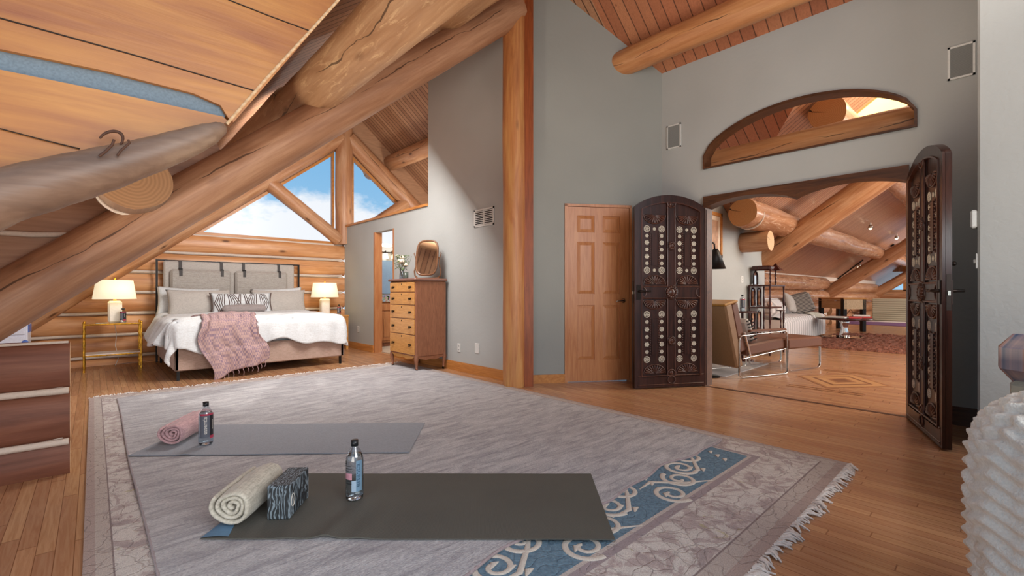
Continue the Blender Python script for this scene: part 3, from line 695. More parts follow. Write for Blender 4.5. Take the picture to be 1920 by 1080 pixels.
# ============================================================ carved double doors
def rosette(r, big):
    m = MB(); k = 24; t = .004
    def ring(a, b): 
        vs = [(a*math.cos(2*PI*i/k), 0, a*math.sin(2*PI*i/k)) for i in range(k)]+[(b*math.cos(2*PI*i/k), 0, b*math.sin(2*PI*i/k)) for i in range(k)]
        vs += [(x, -t, z) for x, y, z in vs]; fs = []
        for i in range(k):
            j = (i+1) % k; fs += [(2*k+i, 2*k+j, 3*k+j, 3*k+i), (i, j, 2*k+j, 2*k+i), (k+i, k+j, 3*k+j, 3*k+i)]
        m.add(vs, fs)
    def disc(cx, cz, a, n=8): m.prism([(cx+a*math.cos(2*PI*i/n), cz+a*math.sin(2*PI*i/n)) for i in range(n)], 1, -t, 0)
    if big:
        ring(r, r*.86); ring(r*.28, r*.18); disc(0, 0, r*.1)
        for i in range(8):
            a = 2*PI*i/8; disc(r*.56*math.cos(a), r*.57*math.sin(a), r*.14)
            m.prism([(r*.28*math.cos(a+.06), r*.28*math.sin(a+.06)), (r*.28*math.cos(a-.06), r*.28*math.sin(a-.06)), (r*.82*math.cos(a-.03), r*.82*math.sin(a-.03)), (r*.82*math.cos(a+.03), r*.82*math.sin(a+.03))], 1, -t*.9, 0)
    else:
        ring(r*.42, r*.26); disc(0, 0, r*.14)
        for i in range(8): a = 2*PI*i/8; disc(r*.72*math.cos(a), r*.72*math.sin(a), r*.24, 7)
    return m
ROS = {}
def place_ros(door, r, big, x, z, y):
    key = (r, big)
    if key not in ROS:
        o = rosette(r, big).build('inlay_rosette', M['bone'], door); ROS[key] = o.data
    else:
        o = bpy.data.objects.new('inlay_rosette', ROS[key]); COL.objects.link(o); o.parent = door
    o.location = (x, y, z)
def fan(m, cx, cz, rw, rh, up, y0, n=11):
    """carved shell: rim + radiating ribs"""
    s = 1 if up else -1; pts = [(cx+rw*math.cos(PI*i/24), y0-.006, cz+s*rh*math.sin(PI*i/24)) for i in range(25)]
    m.tube(pts, .007, 6, mi=1)
    m.add([(cx, y0-.003, cz)]+[(x, y0-.002, z) for x, y, z in pts], [(0, i+1, i+2) for i in range(24)], mi=0)
    for i in range(n):
        a = PI*(i+.5)/n; m.tube([(cx+rw*.12*math.cos(a), y0-.006, cz+s*rh*.12*math.sin(a)), (cx+rw*.55*math.cos(a), y0-.012, cz+s*rh*.55*math.sin(a)), (cx+rw*.90*math.cos(a), y0-.006, cz+s*rh*.90*math.sin(a))], [.003, .009, .011], 6, mi=1)
def carved_door(name, label, loc, rz, hinge_left, W=.875):
    """local x from 0..W, carved face looks to -y"""
    he, pk = 1.965, 2.115; T = .05
    top = lambda x: he+(pk-he)*(1-(2*x/W-1)**2)**.8 if 0 < x < W else he
    n = 24; out = [(0, .015)]+[(W*i/n, top(W*i/n)) for i in range(n+1)]+[(W, .015)]
    body = flat_poly(name, out, [], T-.016, M['carved'], XZ(.0), None)
    root = body; root.location = loc; root.rotation_euler = (0, 0, rz); struct(root, label, 'door')
    yf = -T/2+.008
    # raised arched surround
    def ins(d): return [(d, .13 if d > .03 else .015)]+[(d+(W-2*d)*i/n, top(d+(W-2*d)*i/n)-d*1.0) for i in range(n+1)]+[(W-d, .13 if d > .03 else .015)]
    flat_poly('surround', out, [ins(.085)], .018, M['carved'], XZ(yf-.006), root)
    flat_poly('surround_molding', ins(.075), [ins(.088)], .03, M['carved2'], XZ(yf-.008), root)
    cs = .045
    m = MB(); m.box(W/2-cs, W/2+cs, yf-.014, yf, .13, top(W/2)-.08)
    for s in (-1, 1): m.tube([(W/2+s*cs, yf-.012, .13), (W/2+s*cs, yf-.012, top(W/2)-.08)], .008, 6, mi=1)
    m.build('center_stile', [M['carved'], M['carved2']], root)
    m = MB(); z0, z1 = .985, 1.115; m.box(.08, W-.08, yf-.016, yf, z0, z1)
    for z in (z0, z1): m.tube([(.08, yf-.014, z), (W-.08, yf-.014, z)], .008, 6, mi=1)
    for x, sg in ((.088, 1), (W-.088, -1)):
        m.tube([(x+sg*.045*math.sin(PI*i/12), yf-.018, 1.05-.055*math.cos(PI*i/12)) for i in range(13)], .007, 6, mi=1)
    m.build('middle_rail', [M['carved'], M['carved2']], root)
    m = MB(); m.box(.03, W-.03, yf-.016, yf, .03, .15)
    for z in (.045, .14): m.tube([(.04, yf-.014, z), (W-.04, yf-.014, z)], .007, 6, mi=1)
    m.tube([(W/2+.045*math.cos(2*PI*i/20), yf-.02, .093+.04*math.sin(2*PI*i/20)) for i in range(20)], .006, 6, mi=1, closed=True)
    m.build('bottom_rail', [M['carved'], M['carved2']], root)
    # bosses on the stile
    for z, r in ((1.05, .075), (1.56, .047), (.52, .047)):
        m = MB(); k = 14
        for j in range(k):
            a = 2*PI*j/k; m.sphere((W/2+r*.72*math.cos(a), yf-.022, z+r*.72*math.sin(a)), r*.2, 8, 6, mi=1)
        m.sphere((W/2, yf-.014, z), r*.62, 16, 10, (1, .55, 1), mi=1)
        m.tube([(W/2+r*math.cos(2*PI*i/24), yf-.016, z+r*math.sin(2*PI*i/24)) for i in range(24)], .007, 6, mi=0, closed=True)
        m.build('carved_boss', [M['carved'], M['carved2']], root)
    m = MB(); zt = top(W/2)-.085
    for zc, s in ((zt, -1), (.155, 1)):
        m.tube([(W/2+.05*math.cos(PI*i/16), yf-.018, zc+s*.05*math.sin(PI*i/16)) for i in range(17)], .008, 6, mi=1)
        m.sphere((W/2, yf-.012, zc+s*.015), .025, 10, 6, (1, .5, 1), mi=1)
    m.build('half_boss', [M['carved'], M['carved2']], root)
    # four panels
    for cx in ((.088+W/2-cs)/2, (W-.088+W/2+cs)/2):
        hw = (W/2-cs-.088)/2
        for lo, hi in ((1.125, he-.06), (.155, .975)):
            f = MB(); fan(f, cx, lo+.012, hw*.86, .095, True, yf); fan(f, cx, hi-.012, hw*.86, .095, False, yf)
            f.build('shell_carving', [M['carved'], M['carved2']], root)
            a, b = lo+.165, hi-.165; q = MB()
            q.box(cx-.030, cx+.030, yf-.010, yf, a+.05, b-.05)
            for x in (cx-.052, cx+.052):
                for i in range(16): zz_ = a+.045+(b-a-.09)*i/15.; q.sphere((x, yf-.003, zz_), .0085, 6, 4, mi=1)
            q.build('carved_center_panel', [M['carved'], M['carved2']], root)
            for x in (cx-.088, cx+.088):
                for z in (a, b): place_ros(root, .036, True, x, z, yf)
                for i in range(5): place_ros(root, .022 if i % 2 == 0 else .028, False, x, a+(b-a)*(i+1)/6., yf)
            if lo > 1:
                for z in (a, b): place_ros(root, .019, False, cx, z, yf)
    fx = W-.045 if hinge_left else .045; sg = -1 if hinge_left else 1
    m = MB()
    m.box(fx-.022, fx+.022, yf-.022, yf-.012, .97, 1.13)
    m.tube([(fx, yf-.02, 1.06), (fx, yf-.05, 1.06), (fx+sg*.03, yf-.055, 1.062), (fx+sg*.10, yf-.05, 1.058), (fx+sg*.125, yf-.05, 1.062)], [.012, .011, .009, .007, .010], 8)
    m.build('lever_handle', M['bronze'], root)
    xe = W if hinge_left else 0.; e = 1 if hinge_left else -1
    m = MB(); m.box(min(xe, xe+e*.003), max(xe, xe+e*.003), -.012, .012, .93, 1.17); m.box(min(xe, xe+e*.012), max(xe, xe+e*.012), -.007, .007, 1.03, 1.06, mi=1)
    m.build('lock_plate', [M['bronze'], M['nickel']], root)
    m = MB(); yb = T/2-.008; m.box(fx-.02, fx+.02, yb, yb+.012, .97, 1.13)
    m.tube([(fx, yb+.01, 1.06), (fx, yb+.07, 1.06), (fx-e*.03, yb+.075, 1.062), (fx-e*.10, yb+.07, 1.058), (fx-e*.12, yb+.075, 1.064)], [.012, .010, .009, .007, .010], 8)
    m.sphere((fx, yb+.02, 1.24), .016, 10, 8)
    m.build('back_lever_handle', M['bronze'], root)
    return root
# left leaf: hinge (5.04,2.29) -> free (4.30,2.73).  carved face looks to -Y side
hx, hy = 5.03, 2.30; fx_, fy_ = 4.30, 2.735
a = math.atan2(hy-fy_, hx-fx_)
carved_door('door_2', 'open left leaf of the carved dark double doors, seen face-on beside the panel door', (fx_, fy_, 0), a, False, math.hypot(hx-fx_, hy-fy_)+.02)
# right leaf: hinge (5.0,.55) free (4.12,.25); carved face to +Y: local x runs hinge->free
hx, hy = 4.99, .535; fx2, fy2 = 4.13, .255
a = math.atan2(fy2-hy, fx2-hx)
carved_door('door_3', 'open right leaf of the carved dark double doors, seen edge-on near the pier', (hx, hy, 0), a, True, .90)
MB().sphere((4.19, .12, .012), .012).sphere((4.21, .145, .01), .01).tube([(4.16, .14, .008), (4.22, .16, .008)], .006).build('door_stop', M['gold'])
tag(bpy.data.objects['door_stop'], 'tiny brass ornament on the floor behind the right carved door', 'door stop')
# ============================================================ wall fittings
def plate(name, label, cat, on, px0, py0, px1, py1, t, mat, off=0.012, rows=0, gr=None):
    a = on(px0, py1); b = on(px1, py0); return a, b
def vent(px0, py0, px1, py1):
    a = onX(px0, (py0+py1)/2., 3.6); b = onX(px1, (py0+py1)/2., 3.6); c = onX((px0+px1)/2., py0, 3.6); d = onX((px0+px1)/2., py1, 3.6)
    y0, y1 = sorted((a.y, b.y)); z0, z1 = d.z, c.z
    t = thing('air_vent', 'white louvred air vent high on the tall grey wall', 'vent', (3.6, (y0+y1)/2, (z0+z1)/2)); w = (y1-y0)/2; h = (z1-z0)/2
    m = MB().box(-.012, 0, -w, w, -h, -h+.02).box(-.012, 0, -w, w, h-.02, h).box(-.012, 0, -w, -w+.02, -h, h).box(-.012, 0, w-.02, w, -h, h).box(-.01, 0, -.008, .008, -h, h)
    m.build('frame', M['plate'], t); MB().box(-.003, .0, -w+.02, w-.02, -h+.02, h-.02).build('backing', M['black'], t)
    m = MB()
    for i in range(8):
        z = -h+.03+(2*h-.06)*i/7.; m.box(-.011, -.003, -w+.02, w-.02, z-.006, z+.004)
    m.build('louvres', M['plate'], t)
vent(890, 391, 927, 424)
def outlet(px, py, X, label, w=.035, h=.058, slots=True, face='x'):
    p = onX(px, py, X) if face == 'x' else onY(px, py, X)
    t = thing('wall_outlet', label, 'outlet', p)
    if face == 'x': m = MB().box(-.008, 0, -w, w, -h, h, bev=.004)
    else: m = MB().box(-w, w, -.008, 0, -h, h, bev=.004)
    m.build('plate', M['plate'], t)
    if slots:
        for z in (-.024, .024):
            for s in (-.007, .007):
                m = MB()
                if face == 'x': m.box(-.0095, -.007, s-.0015, s+.0015, z-.007, z+.007)
                else: m.box(s-.0015, s+.0015, -.0095, -.007, z-.007, z+.007)
                m.build('slot', M['black'], t)
    return t
outlet(861, 652, 3.6, 'small wall outlet low beside the back leg of the oak dresser')
outlet(895, 653, 3.6, 'blank white cover plate low on the tall grey wall', .045, .065, False)
outlet(672, 617, 3.6, 'wall outlet on the grey wall between the bed and the bathroom door')
outlet(1391, 524, 3.0, 'light switch plate on the lounge wall left of the display stand', .05, .06, True, 'y')
def speaker(px0, px1, py0, py1, label):
    a = onX(px0, (py0+py1)/2., AR); b = onX(px1, (py0+py1)/2., AR); c = onX((px0+px1)/2., py0, AR); d = onX((px0+px1)/2., py1, AR)
    y0, y1 = sorted((a.y, b.y)); w = (y1-y0)/2; h = (c.z-d.z)/2
    t = thing('wall_speaker', label, 'speaker', (AR, (y0+y1)/2, (c.z+d.z)/2))
    m = MB().box(-.012, 0, -w, w, -h, -h+.014).box(-.012, 0, -w, w, h-.014, h).box(-.012, 0, -w, -w+.014, -h, h).box(-.012, 0, w-.014, w, -h, h); m.build('frame', M['plate'], t)
    MB().box(-.008, 0, -w+.014, w-.014, -h+.014, h-.014).build('grille', M['grille'], t)
speaker(1251, 1277, 234, 278, 'small flush wall speaker left of the arch-topped window')
speaker(1777, 1829, 84, 146, 'larger flush wall speaker at upper right of the arch-topped window')
t = thing('thermostat', 'white thermostat box beside the near wall pier', 'thermostat', (4.29, .129, 0))
p = onPlane(1830, 414, (4.29, .14, 0), (0, 1, 0))
t = bpy.data.objects['thermostat']; t.location = (4.37, .128, p.z); MB().box(-.07, .05, 0, .035, -.06, .06, bev=.01).build('case', M['plate'], t); MB().box(-.05, .03, .035, .037, .0, .04).build('display', M['black'], t)
p = onPlane(1834, 495, (4.29, .14, 0), (0, 1, 0)); t = thing('light_switch', 'small switch plate on the pier edge below the thermostat', 'switch', (4.35, .129, p.z))
MB().box(-.05, .04, 0, .008, -.05, .05, bev=.003).build('plate', M['plate'], t); MB().box(-.012, .004, .008, .02, -.012, .012).build('toggle', M['plate'], t)
# ============================================================ rugs
def sheet(fn, nu, nv, th):
    m = MB(); m.grid(lambda u, v: fn(u, v)[0:2]+(fn(u, v)[2],), nu, nv); k = nu*nv
    vs = [fn(i/(nu-1.), j/(nv-1.)) for j in range(nv) for i in range(nu)]; m2 = MB()
    top = [(x, y, z+th) for x, y, z in vs]; fs = []
    for j in range(nv-1):
        for i in range(nu-1): a = j*nu+i; fs.append((a, a+1, a+1+nu, a+nu)); 
    m2.add(top, fs, True); m2.add(vs, [f[::-1] for f in fs], True)
    bd = [i for i in range(nu)]+[nu-1+nu*j for j in range(1, nv)]+[nu*(nv-1)+i for i in range(nu-2, -1, -1)]+[nu*j for j in range(nv-2, 0, -1)]
    n = len(bd); m2.add([top[i] for i in bd]+[vs[i] for i in bd], [(i, (i+1) % n, (i+1) % n+n, i+n) for i in range(n)])
    return m2
def spiral(cx, cy, r, turns, dirn, a0, w, z):
    pts = []; n = int(30*turns)
    for i in range(n+1):
        t = i/float(n); rr = r*(1-t)**.75+.012; a = a0+dirn*2*PI*turns*t; pts.append((cx+rr*math.cos(a), cy+rr*math.sin(a), z))
    return pts
X0, X1, Y0, Y1 = -.03, 3.38, .65, 6.10
m = sheet(lambda u, v: (X0+(X1-X0)*u, Y0+(Y1-Y0)*v, .0), 60, 80, .011)
oriental = m.build('oriental_rug', M['rug_o']); tag(oriental, 'large cream oriental rug with blue scroll border and fringe, lying under the grey rug', 'rug')
m = MB(); zt = .0115; rnd = random.Random(3)
def ribbon(pts, w): m.tube(pts, w, 8, flat=.28)
x = .5; k = 0
while x < 2.95:
    cy = 1.27+.07*(-1)**k
    for s, ang in ((1, 0.), (-1, PI)):
        P = spiral(x+.10*s, cy+.03*s, .085, 1.5, s, PI*.5*s, .014, zt); wv = [.015*(1-.35*i/len(P)) for i in range(len(P))]; m.tube(P, wv, 8, flat=.28)
    m.tube([(x-.18, cy-.11*(-1)**k, zt), (x-.06, cy-.12*(-1)**k, zt), (x+.08, cy-.02, zt), (x+.22, cy+.10*(-1)**k, zt)], [.004, .014, .012, .004], 8, flat=.28)
    for j in range(4):
        lx = x+.20+.035*j; ly = 1.27-.10*(-1)**k+.06*j*(-1)**k; m.tube([(lx, ly, zt), (lx+.03, ly+.02, zt), (lx+.055, ly+.015, zt)], [.004, .016, .003], 6, flat=.28)
    x += .36; k += 1
m.build('scroll_border', M['scroll'], oriental)
m = MB()
def fringe(m, along, fixed, a0, a1, sgn, n, ln, axis):
    for i in range(n):
        a = a0+(a1-a0)*(i+.5)/n+.012*math.sin(i*.9); lump = .5+.5*math.sin(i*.9)+.5*math.sin(i*.17); l = ln*(.55+.45*lump*.6+rnd.uniform(-.15, .3)); s1 = .035*math.sin(i*.21)+.02*math.sin(i*1.3)+rnd.uniform(-.02, .02); z1 = .010+.010*abs(math.sin(i*.33))
        pts = [(a, fixed, .008), (a+s1*.4, fixed+sgn*l*.5, z1), (a+s1, fixed+sgn*l, .004)]
        if axis == 'y': pts = [(p[1], p[0], p[2]) for p in pts]
        m.tube(pts, [.006, .0055, .0035], 5)
fringe(m, None, Y0, X0, X1, -1, 300, .065, 'x'); fringe(m, None, Y1, X0, X1, 1, 260, .04, 'x')
m.build('fringe', M['fringe'], oriental)
gx0, gx1, gy0, gy1 = .17, 3.24, 1.36, 5.85
def grug(u, v):
    x = gx0+(gx1-gx0)*u; y = gy0+(gy1-gy0)*v
    if v < .2: y += .022*math.sin(u*19)*(1-v/.2)+.012*math.sin(u*43)*(1-v/.2)
    if u < .1: x += .006*math.sin(v*9)*(1-u/.1)
    z = .012+.0035*(noise.noise(Vector((x*2.2, y*2.2, 1)))+.6)+.0022*noise.noise(Vector((x*9, y*9, 4))); return (x, y, max(.0115, z))
gr_ = sheet(grug, 150, 200, .010).build('grey_rug', M['rug_grey']); tag(gr_, 'pale grey distressed rug lying on top of the oriental rug', 'rug')
m = MB(); e = [grug(i/80., 0.) for i in range(81)]+[grug(1, i/100.) for i in range(1, 101)]+[grug(1-i/80., 1) for i in range(1, 81)]+[grug(0, 1-i/100.) for i in range(1, 100)]
m.tube([(x, y, z+.004) for x, y, z in e], .007, 6, closed=True); m.build('binding', M['bind'], gr_)
# ============================================================ yoga mats
def yoga(name, label, pts, mat, waves, z0=.028):
    P = [G(*p) for p in pts]        # front-left, front-right, back-right
    bl = P[0]+(P[2]-P[1]); 
    def fn(u, v):
        a = P[0].lerp(P[1], u); b = bl.lerp(P[2], u); p = a.lerp(b, v)
        z = z0+.0015*noise.noise(Vector((p.x*4, p.y*4, 2)))
        for (c, s, h, reach) in waves: z += h*math.exp(-((u-c-(v*.05))/s)**2)*max(0, 1-v/reach)
        return (p.x, p.y, z)
    o = sheet(fn, 120, 40, .005).build(name, mat); o['label'] = label; o['category'] = 'yoga mat'; o['group'] = 'yoga mats rolled out on the grey rug'; return o, fn
ym1, _ = yoga('yoga_mat', 'farther, blue-grey yoga mat under the pink towel', [(240, 864), (767, 857), (797, 800)], M['mat_grey'], [(.2, .02, .006, .4)])
ym2, fn2 = yoga('yoga_mat', 'nearer, charcoal yoga mat under the cream towel and foam block', [(376, 1024), (1153, 1025), (1108, 899)], M['mat_dark'], [(.30, .028, .016, .9), (.38, .03, .006, .8), (.21, .03, .004, .6)])
# blue underside corner turned over
c = G(376, 1022); d = G(440, 1002); e2 = G(405, 1026)
m = MB(); c1 = Vector((c.x, c.y, .034)); d1 = c1.lerp(Vector((_((0.), .0))) if False else c1, .0)
A0 = Vector(fn2(0, 0)); A1 = Vector(fn2(0, .45)); A2 = Vector(fn2(.07, .02)); 
n = 14
m.grid(lambda u, v: tuple(A0.lerp(A1, v)+Vector((0, 0, .006))+(A0.lerp(A2, 1)-A0)*(u*(1-v)*.9)+Vector((0, 0, .004*math.sin(PI*u)))), n, n)
m.build('turned_corner', plain('mat_blue_side', '5c7f9c', .7), ym2)
ZM = .034
# ============================================================ rolled towels
def towel(label, p0, p1, r, mat):
    p0 = Vector(p0); p1 = Vector(p1); L_ = (p1-p0).length; x = (p1-p0).normalized(); z = Vector((0, 0, 1)); y = z.cross(x)
    m = MB(); turns = 3.4; N = 130
    def prof(t):
        a = t*turns*2*PI; rr = r*(.10+.86*t)+.004*math.sin(a*3.1)*(t > .2); return rr*math.cos(a-1.9), rr*math.sin(a-1.9)*(.90)
    th = r*.19
    def pt(t, s, off):
        a, b = prof(t); a2, b2 = prof(min(1, t+.004)); a1, b1 = prof(max(0, t-.004)); nx, ny = b2-b1, -(a2-a1); l = math.hypot(nx, ny) or 1
        a += nx/l*off; b += ny/l*off
        bul = 1-.07*abs(2*s-1)**3; sk = .016*(1-t)*(1 if s < .5 else -1)*(0 if .05 < s < .95 else 1)
        w = .004*noise.noise(Vector((t*9, s*6, r*10)))
        return (s*L_+sk, (a+w)*bul, (b+w)*bul)
    S = [0, .03, .08, .2, .35, .5, .65, .8, .92, .97, 1]
    vs = []; 
    for off in (-th/2, th/2):
        for s in S:
            for i in range(N+1): vs.append(pt(i/float(N), s, off*(1 if .02 < s < .98 else .55)))
    K = len(S)*(N+1); fs = []
    for o_ in (0, K):
        for j in range(len(S)-1):
            for i in range(N): a = o_+j*(N+1)+i; fs.append((a, a+1, a+N+2, a+N+1))
    for j in (0, len(S)-1):
        for i in range(N): a = j*(N+1)+i; fs.append((a, a+1, a+1+K, a+K))
    for i in (0, N):
        for j in range(len(S)-1): a = j*(N+1)+i; fs.append((a, a+N+1, a+N+1+K, a+K))
    m.add(vs, fs, True); o = m.build('rolled_towel', mat)
    Mx = Matrix((x, y, z)).transposed().to_4x4(); Mx.translation = p0; o.matrix_world = Mx
    tag(o, label, 'towel', 'rolled towels on the yoga mats'); return o
g0 = G(431, 1006); g1_ = G(505, 935); towel('cream rolled towel on the near charcoal mat beside the foam block', (g0.x, g0.y, ZM+.088), (g1_.x, g1_.y, ZM+.088), .091, M['towel'])
g0 = G(320, 847); g1_ = G(383, 808); towel('pink rolled towel on the farther blue-grey mat', (g0.x, g0.y, ZM+.080), (g1_.x, g1_.y, ZM+.080), .082, M['towel_pink'])
# ============================================================ foam block
p0 = G(543, 989); p1 = G(576, 949); p2 = G(501, 990)
ax = (p1-p0); Lb = .225; ax.normalize(); lb = .10
t = thing('yoga_block', 'marbled blue-grey foam yoga block standing on its side by the cream towel', 'yoga block', (p0.x, p0.y, ZM), math.atan2(ax.y, ax.x))
MB().box(0, Lb, 0, lb, 0, .152, bev=.006).build('block', M['block'], t)
m = MB(); m.tube([(.035+.018*math.cos(2*PI*i/24), -.0005, .075+.028*math.sin(2*PI*i/24)) for i in range(24)], .0018, 6, closed=True); m.tube([(.035, -.0005, .058), (.037, -.0005, .075), (.033, -.0005, .09)], .0016, 6)
m.build('printed_emblem', M['paper'], t)
# ============================================================ bottles
def bottle(label, loc, rz, h=.285, r=.042, kind='black', group='water bottles in the bedroom'):
    t = thing('water_bottle', label, 'bottle', loc, rz, group); s = h/.285
    pr = [(.0, .012), (.020, .004), (.034, .0), (.0405, .008), (.042, .02), (.042, .185), (.040, .205), (.030, .232), (.017, .250), (.0145, .258), (.0145, .268)]
    MB().lathe([(a*r/.042, b*s) for a, b in pr], seg=32).build('bottle_body', M['pet'], t)
    pw = [(.0, .014), (.030, .006), (.039, .012), (.040, .02), (.040, .185), (.038, .203), (.033, .218), (0, .218)]
    MB().lathe([(a*r/.042, b*s) for a, b in pw], seg=28).build('water', M['water'], t)
    MB().lathe([(0.0145, .256*s), (.0175, .257*s), (.0175, .285*s), (0, .285*s)], seg=24).build('cap', M['cap'], t)
    z0, z1 = .055*s, .20*s; rr = r+.0006
    def strip(a0, a1, zz0, zz1, q=rr, n=14):
        m = MB(); m.add([(q*math.cos(a0+(a1-a0)*i/n), q*math.sin(a0+(a1-a0)*i/n), z) for z in (zz0, zz1) for i in range(n+1)], [(i, i+1, n+2+i, n+1+i) for i in range(n)], True); return m
    def wrap(txt, size, ac, zc, col, vertical=True, q=rr+.0006):
        vs, fs = text_mesh(txt, size)
        pts = []
        for v in vs:
            u, w_ = (v.x, v.y)
            if vertical: u, w_ = -v.y, v.x
            a = ac+u/q; pts.append((q*math.cos(a), q*math.sin(a), zc+w_))
        MB().add(pts, fs).build('label_lettering', M[col], t)
    if kind == 'black':
        strip(-.9, .55, z0, z1).build('label', plain('grey_label', '5c606c', .4), t) if 'lab1' not in M else None
        strip(.55, 1.6, z0-.006, z1).build('dark_label', M['lab_black'], t)
        strip(-.9, 1.6, z1, z1+.012).build('red_band', M['lab_red'], t); strip(.55, 1.6, z0-.008, z0+.012, rr+.0004).build('red_block', M['lab_red'], t)
        wrap('essentia', .036*s, -.1, (z0+z1)/2+.008, 'paper'); wrap('essentia', .020*s, 1.0, (z0+z1)/2+.01, 'paper')
    else:
        strip(.15, .9, z0-.004, z1-.004).build('label', M['lab_blue'], t); strip(-.35, .15, z0-.004, z0+.05).build('label_foot', plain('label_pale_blue', '9ab0c4', .4), t)
        strip(-1.3, -.3, z0+.055, z0+.085).build('pink_print', M['lab_pink'], t)
        m = MB()
        for i in range(8):
            zz_ = z1-.03-i*.012; 
            if i in (3, 4, 5): continue
            strip(-1.3, -.4+.3*((i*7) % 3)/3., zz_, zz_+.0022, rr+.0003).build('print_line', M['lab_black'], t)
        strip(-1.35, -1.0, z1-.022, z1-.006, rr+.0003).build('mark_square', M['lab_black'], t)
        wrap('+', .02, -1.17, z1-.013, 'paper', False); wrap('essentia', .034*s, .35, (z0+z1)/2, 'lab_dkblue')
    return t
M['lab_black'] = plain('label_black', '15141a', .4); M['lab_red'] = plain('label_red', 'a8304a', .4); M['lab_blue'] = plain('label_blue', '6f8ea6', .4); M['lab_pink'] = plain('label_pink', 'c08a98', .4); M['lab_dkblue'] = plain('label_dark_blue', '2c4660', .4)
q = G(386, 843); fa = math.atan2(-q.y, -q.x)
bottle('clear water bottle with black and red label standing on the farther blue-grey mat', (q.x, q.y, ZM), fa, .285)
q = G(665, 949); fa = math.atan2(-q.y, -q.x)
bottle('clear water bottle with blue printed label standing on the near charcoal mat', (q.x, q.y, ZM), fa, .292, kind='blue')
# ============================================================ bed
bx0, bx1, by0, by1 = .70, 2.72, 6.62, 8.62
bed = thing('bed', 'king bed with taupe upholstered base and tall grey panelled headboard', 'bed', ((bx0+bx1)/2, (by0+by1)/2, 0)); BW = (bx1-bx0)/2; BL = (by1-by0)/2
MB().box(-BW, BW, -BL, -BL+.05, .115, .40, bev=.012).box(-BW, -BW+.05, -BL, BL, .115, .40, bev=.012).box(BW-.05, BW, -BL, BL, .115, .40, bev=.012).box(-BW+.04, BW-.04, -BL+.04, BL, .14, .36).build('base', M['taupe'], bed)
for sx in (-1, 1):
    for y in (-BL+.04, BL-.1): MB().box(sx*(BW-.04)-.014, sx*(BW-.04)+.014, y-.014, y+.014, 0, .13).build('leg', M['black'], bed)
MB().box(-BW+.05, BW-.05, -BL+.05, BL-.02, .37, .60, bev=.05).build('mattress', M['sheet'], bed)
MB().box(-.93, .93, BL-.015, BL+.06, .2, 1.53, bev=.02).build('headboard', M['linen_l'], bed)
fr = MB()
for sx in (-1.01, 1.01): fr.box(sx-.013, sx+.013, BL, BL+.03, 0, 1.545)
fr.box(-1.01, 1.01, BL+.005, BL+.025, 1.525, 1.545).build('headboard_frame', M['black'], bed)
for cx in (-.455, .40):
    hw = .40
    MB().box(cx-hw, cx+hw, BL-.09, BL-.01, .80, 1.40, bev=.03).build('back_cushion', M['linen'], bed)
    for s in (-.27, .27): 
        m = MB().box(cx+s-.02, cx+s+.02, BL-.098, BL-.088, 1.30, 1.415).box(cx+s-.02, cx+s+.02, BL-.098, BL-.01, 1.40, 1.41).box(cx+s-.02, cx+s+.02, BL-.028, BL-.018, 1.40, 1.545); m.build('strap', M['strap'], bed)
# duvet drape
def drape(x0, x1, y0, y1, top, r):
    def f(a, b, lift=0.):
        cx = min(max(a, x0), x1); cy = min(max(b, y0), y1); ex, ey = a-cx, b-cy; e = math.hypot(ex, ey)
        if e < 1e-6: return (a, b, top+lift)
        dx, dy = ex/e, ey/e; q = r*PI/2
        if e < q: t_ = e/r; ho = r*math.sin(t_); dn = r*(1-math.cos(t_)); nh = math.sin(t_)
        else: ho = r+.10*(e-q); dn = r+(e-q)*.985; nh = 1
        return (cx+dx*(ho+lift*nh), cy+dy*(ho+lift*nh), top-dn+lift*(1-nh))
    return f
df = drape(-.93, .93, -.93, .9, .70, .085)
def duv(u, v):
    a = -1.32+(2.62)*u; b = -1.32+(1.95)*v
    bot = 0
    if b < -1.0: b += .05*math.sin(a*4.5+1)*(1.0)+.03*math.sin(a*11)
    if a < -1.0: a += .04*math.sin(b*6); 
    x, y, z = df(a, b)
    over = max(0, -.93-b, abs(a)-.93); w = noise.noise(Vector((a*2.6, b*2.6, .4)))*.025+noise.noise(Vector((a*7, b*7, 3)))*.010
    if over > 0:
        fold = math.sin((a if -.93-b > abs(a)-.93 else b)*19+2*noise.noise(Vector((a*3, b*3, 9))))*.018*min(1, over*4)
        if -b-.93 > 0: y -= fold+abs(w)*.4
        if abs(a)-.93 > 0: x += (fold+abs(w)*.4)*(1 if a > 0 else -1)
        if a < -.93 and b < -.93: x -= .03; y -= .02
        if a < -.93 and b > -.9: x -= .12*min(1, (-.93-a)*3); z += .05*min(1, over*2)
    else: z += w*.9+.02*math.cos(a*1.2)
    if b > .55: z += .03*math.exp(-((b-.60)/.04)**2)
    return (x, y, z)
m = MB(); m.grid(duv, 110, 90); d = m.build('duvet', M['sheet']); d.location = bed.location; md = d.modifiers.new('t', 'SOLIDIFY'); md.thickness = .028; md.offset = 1
tag(d, 'white cotton duvet spread over the king bed and hanging over its foot', 'duvet')
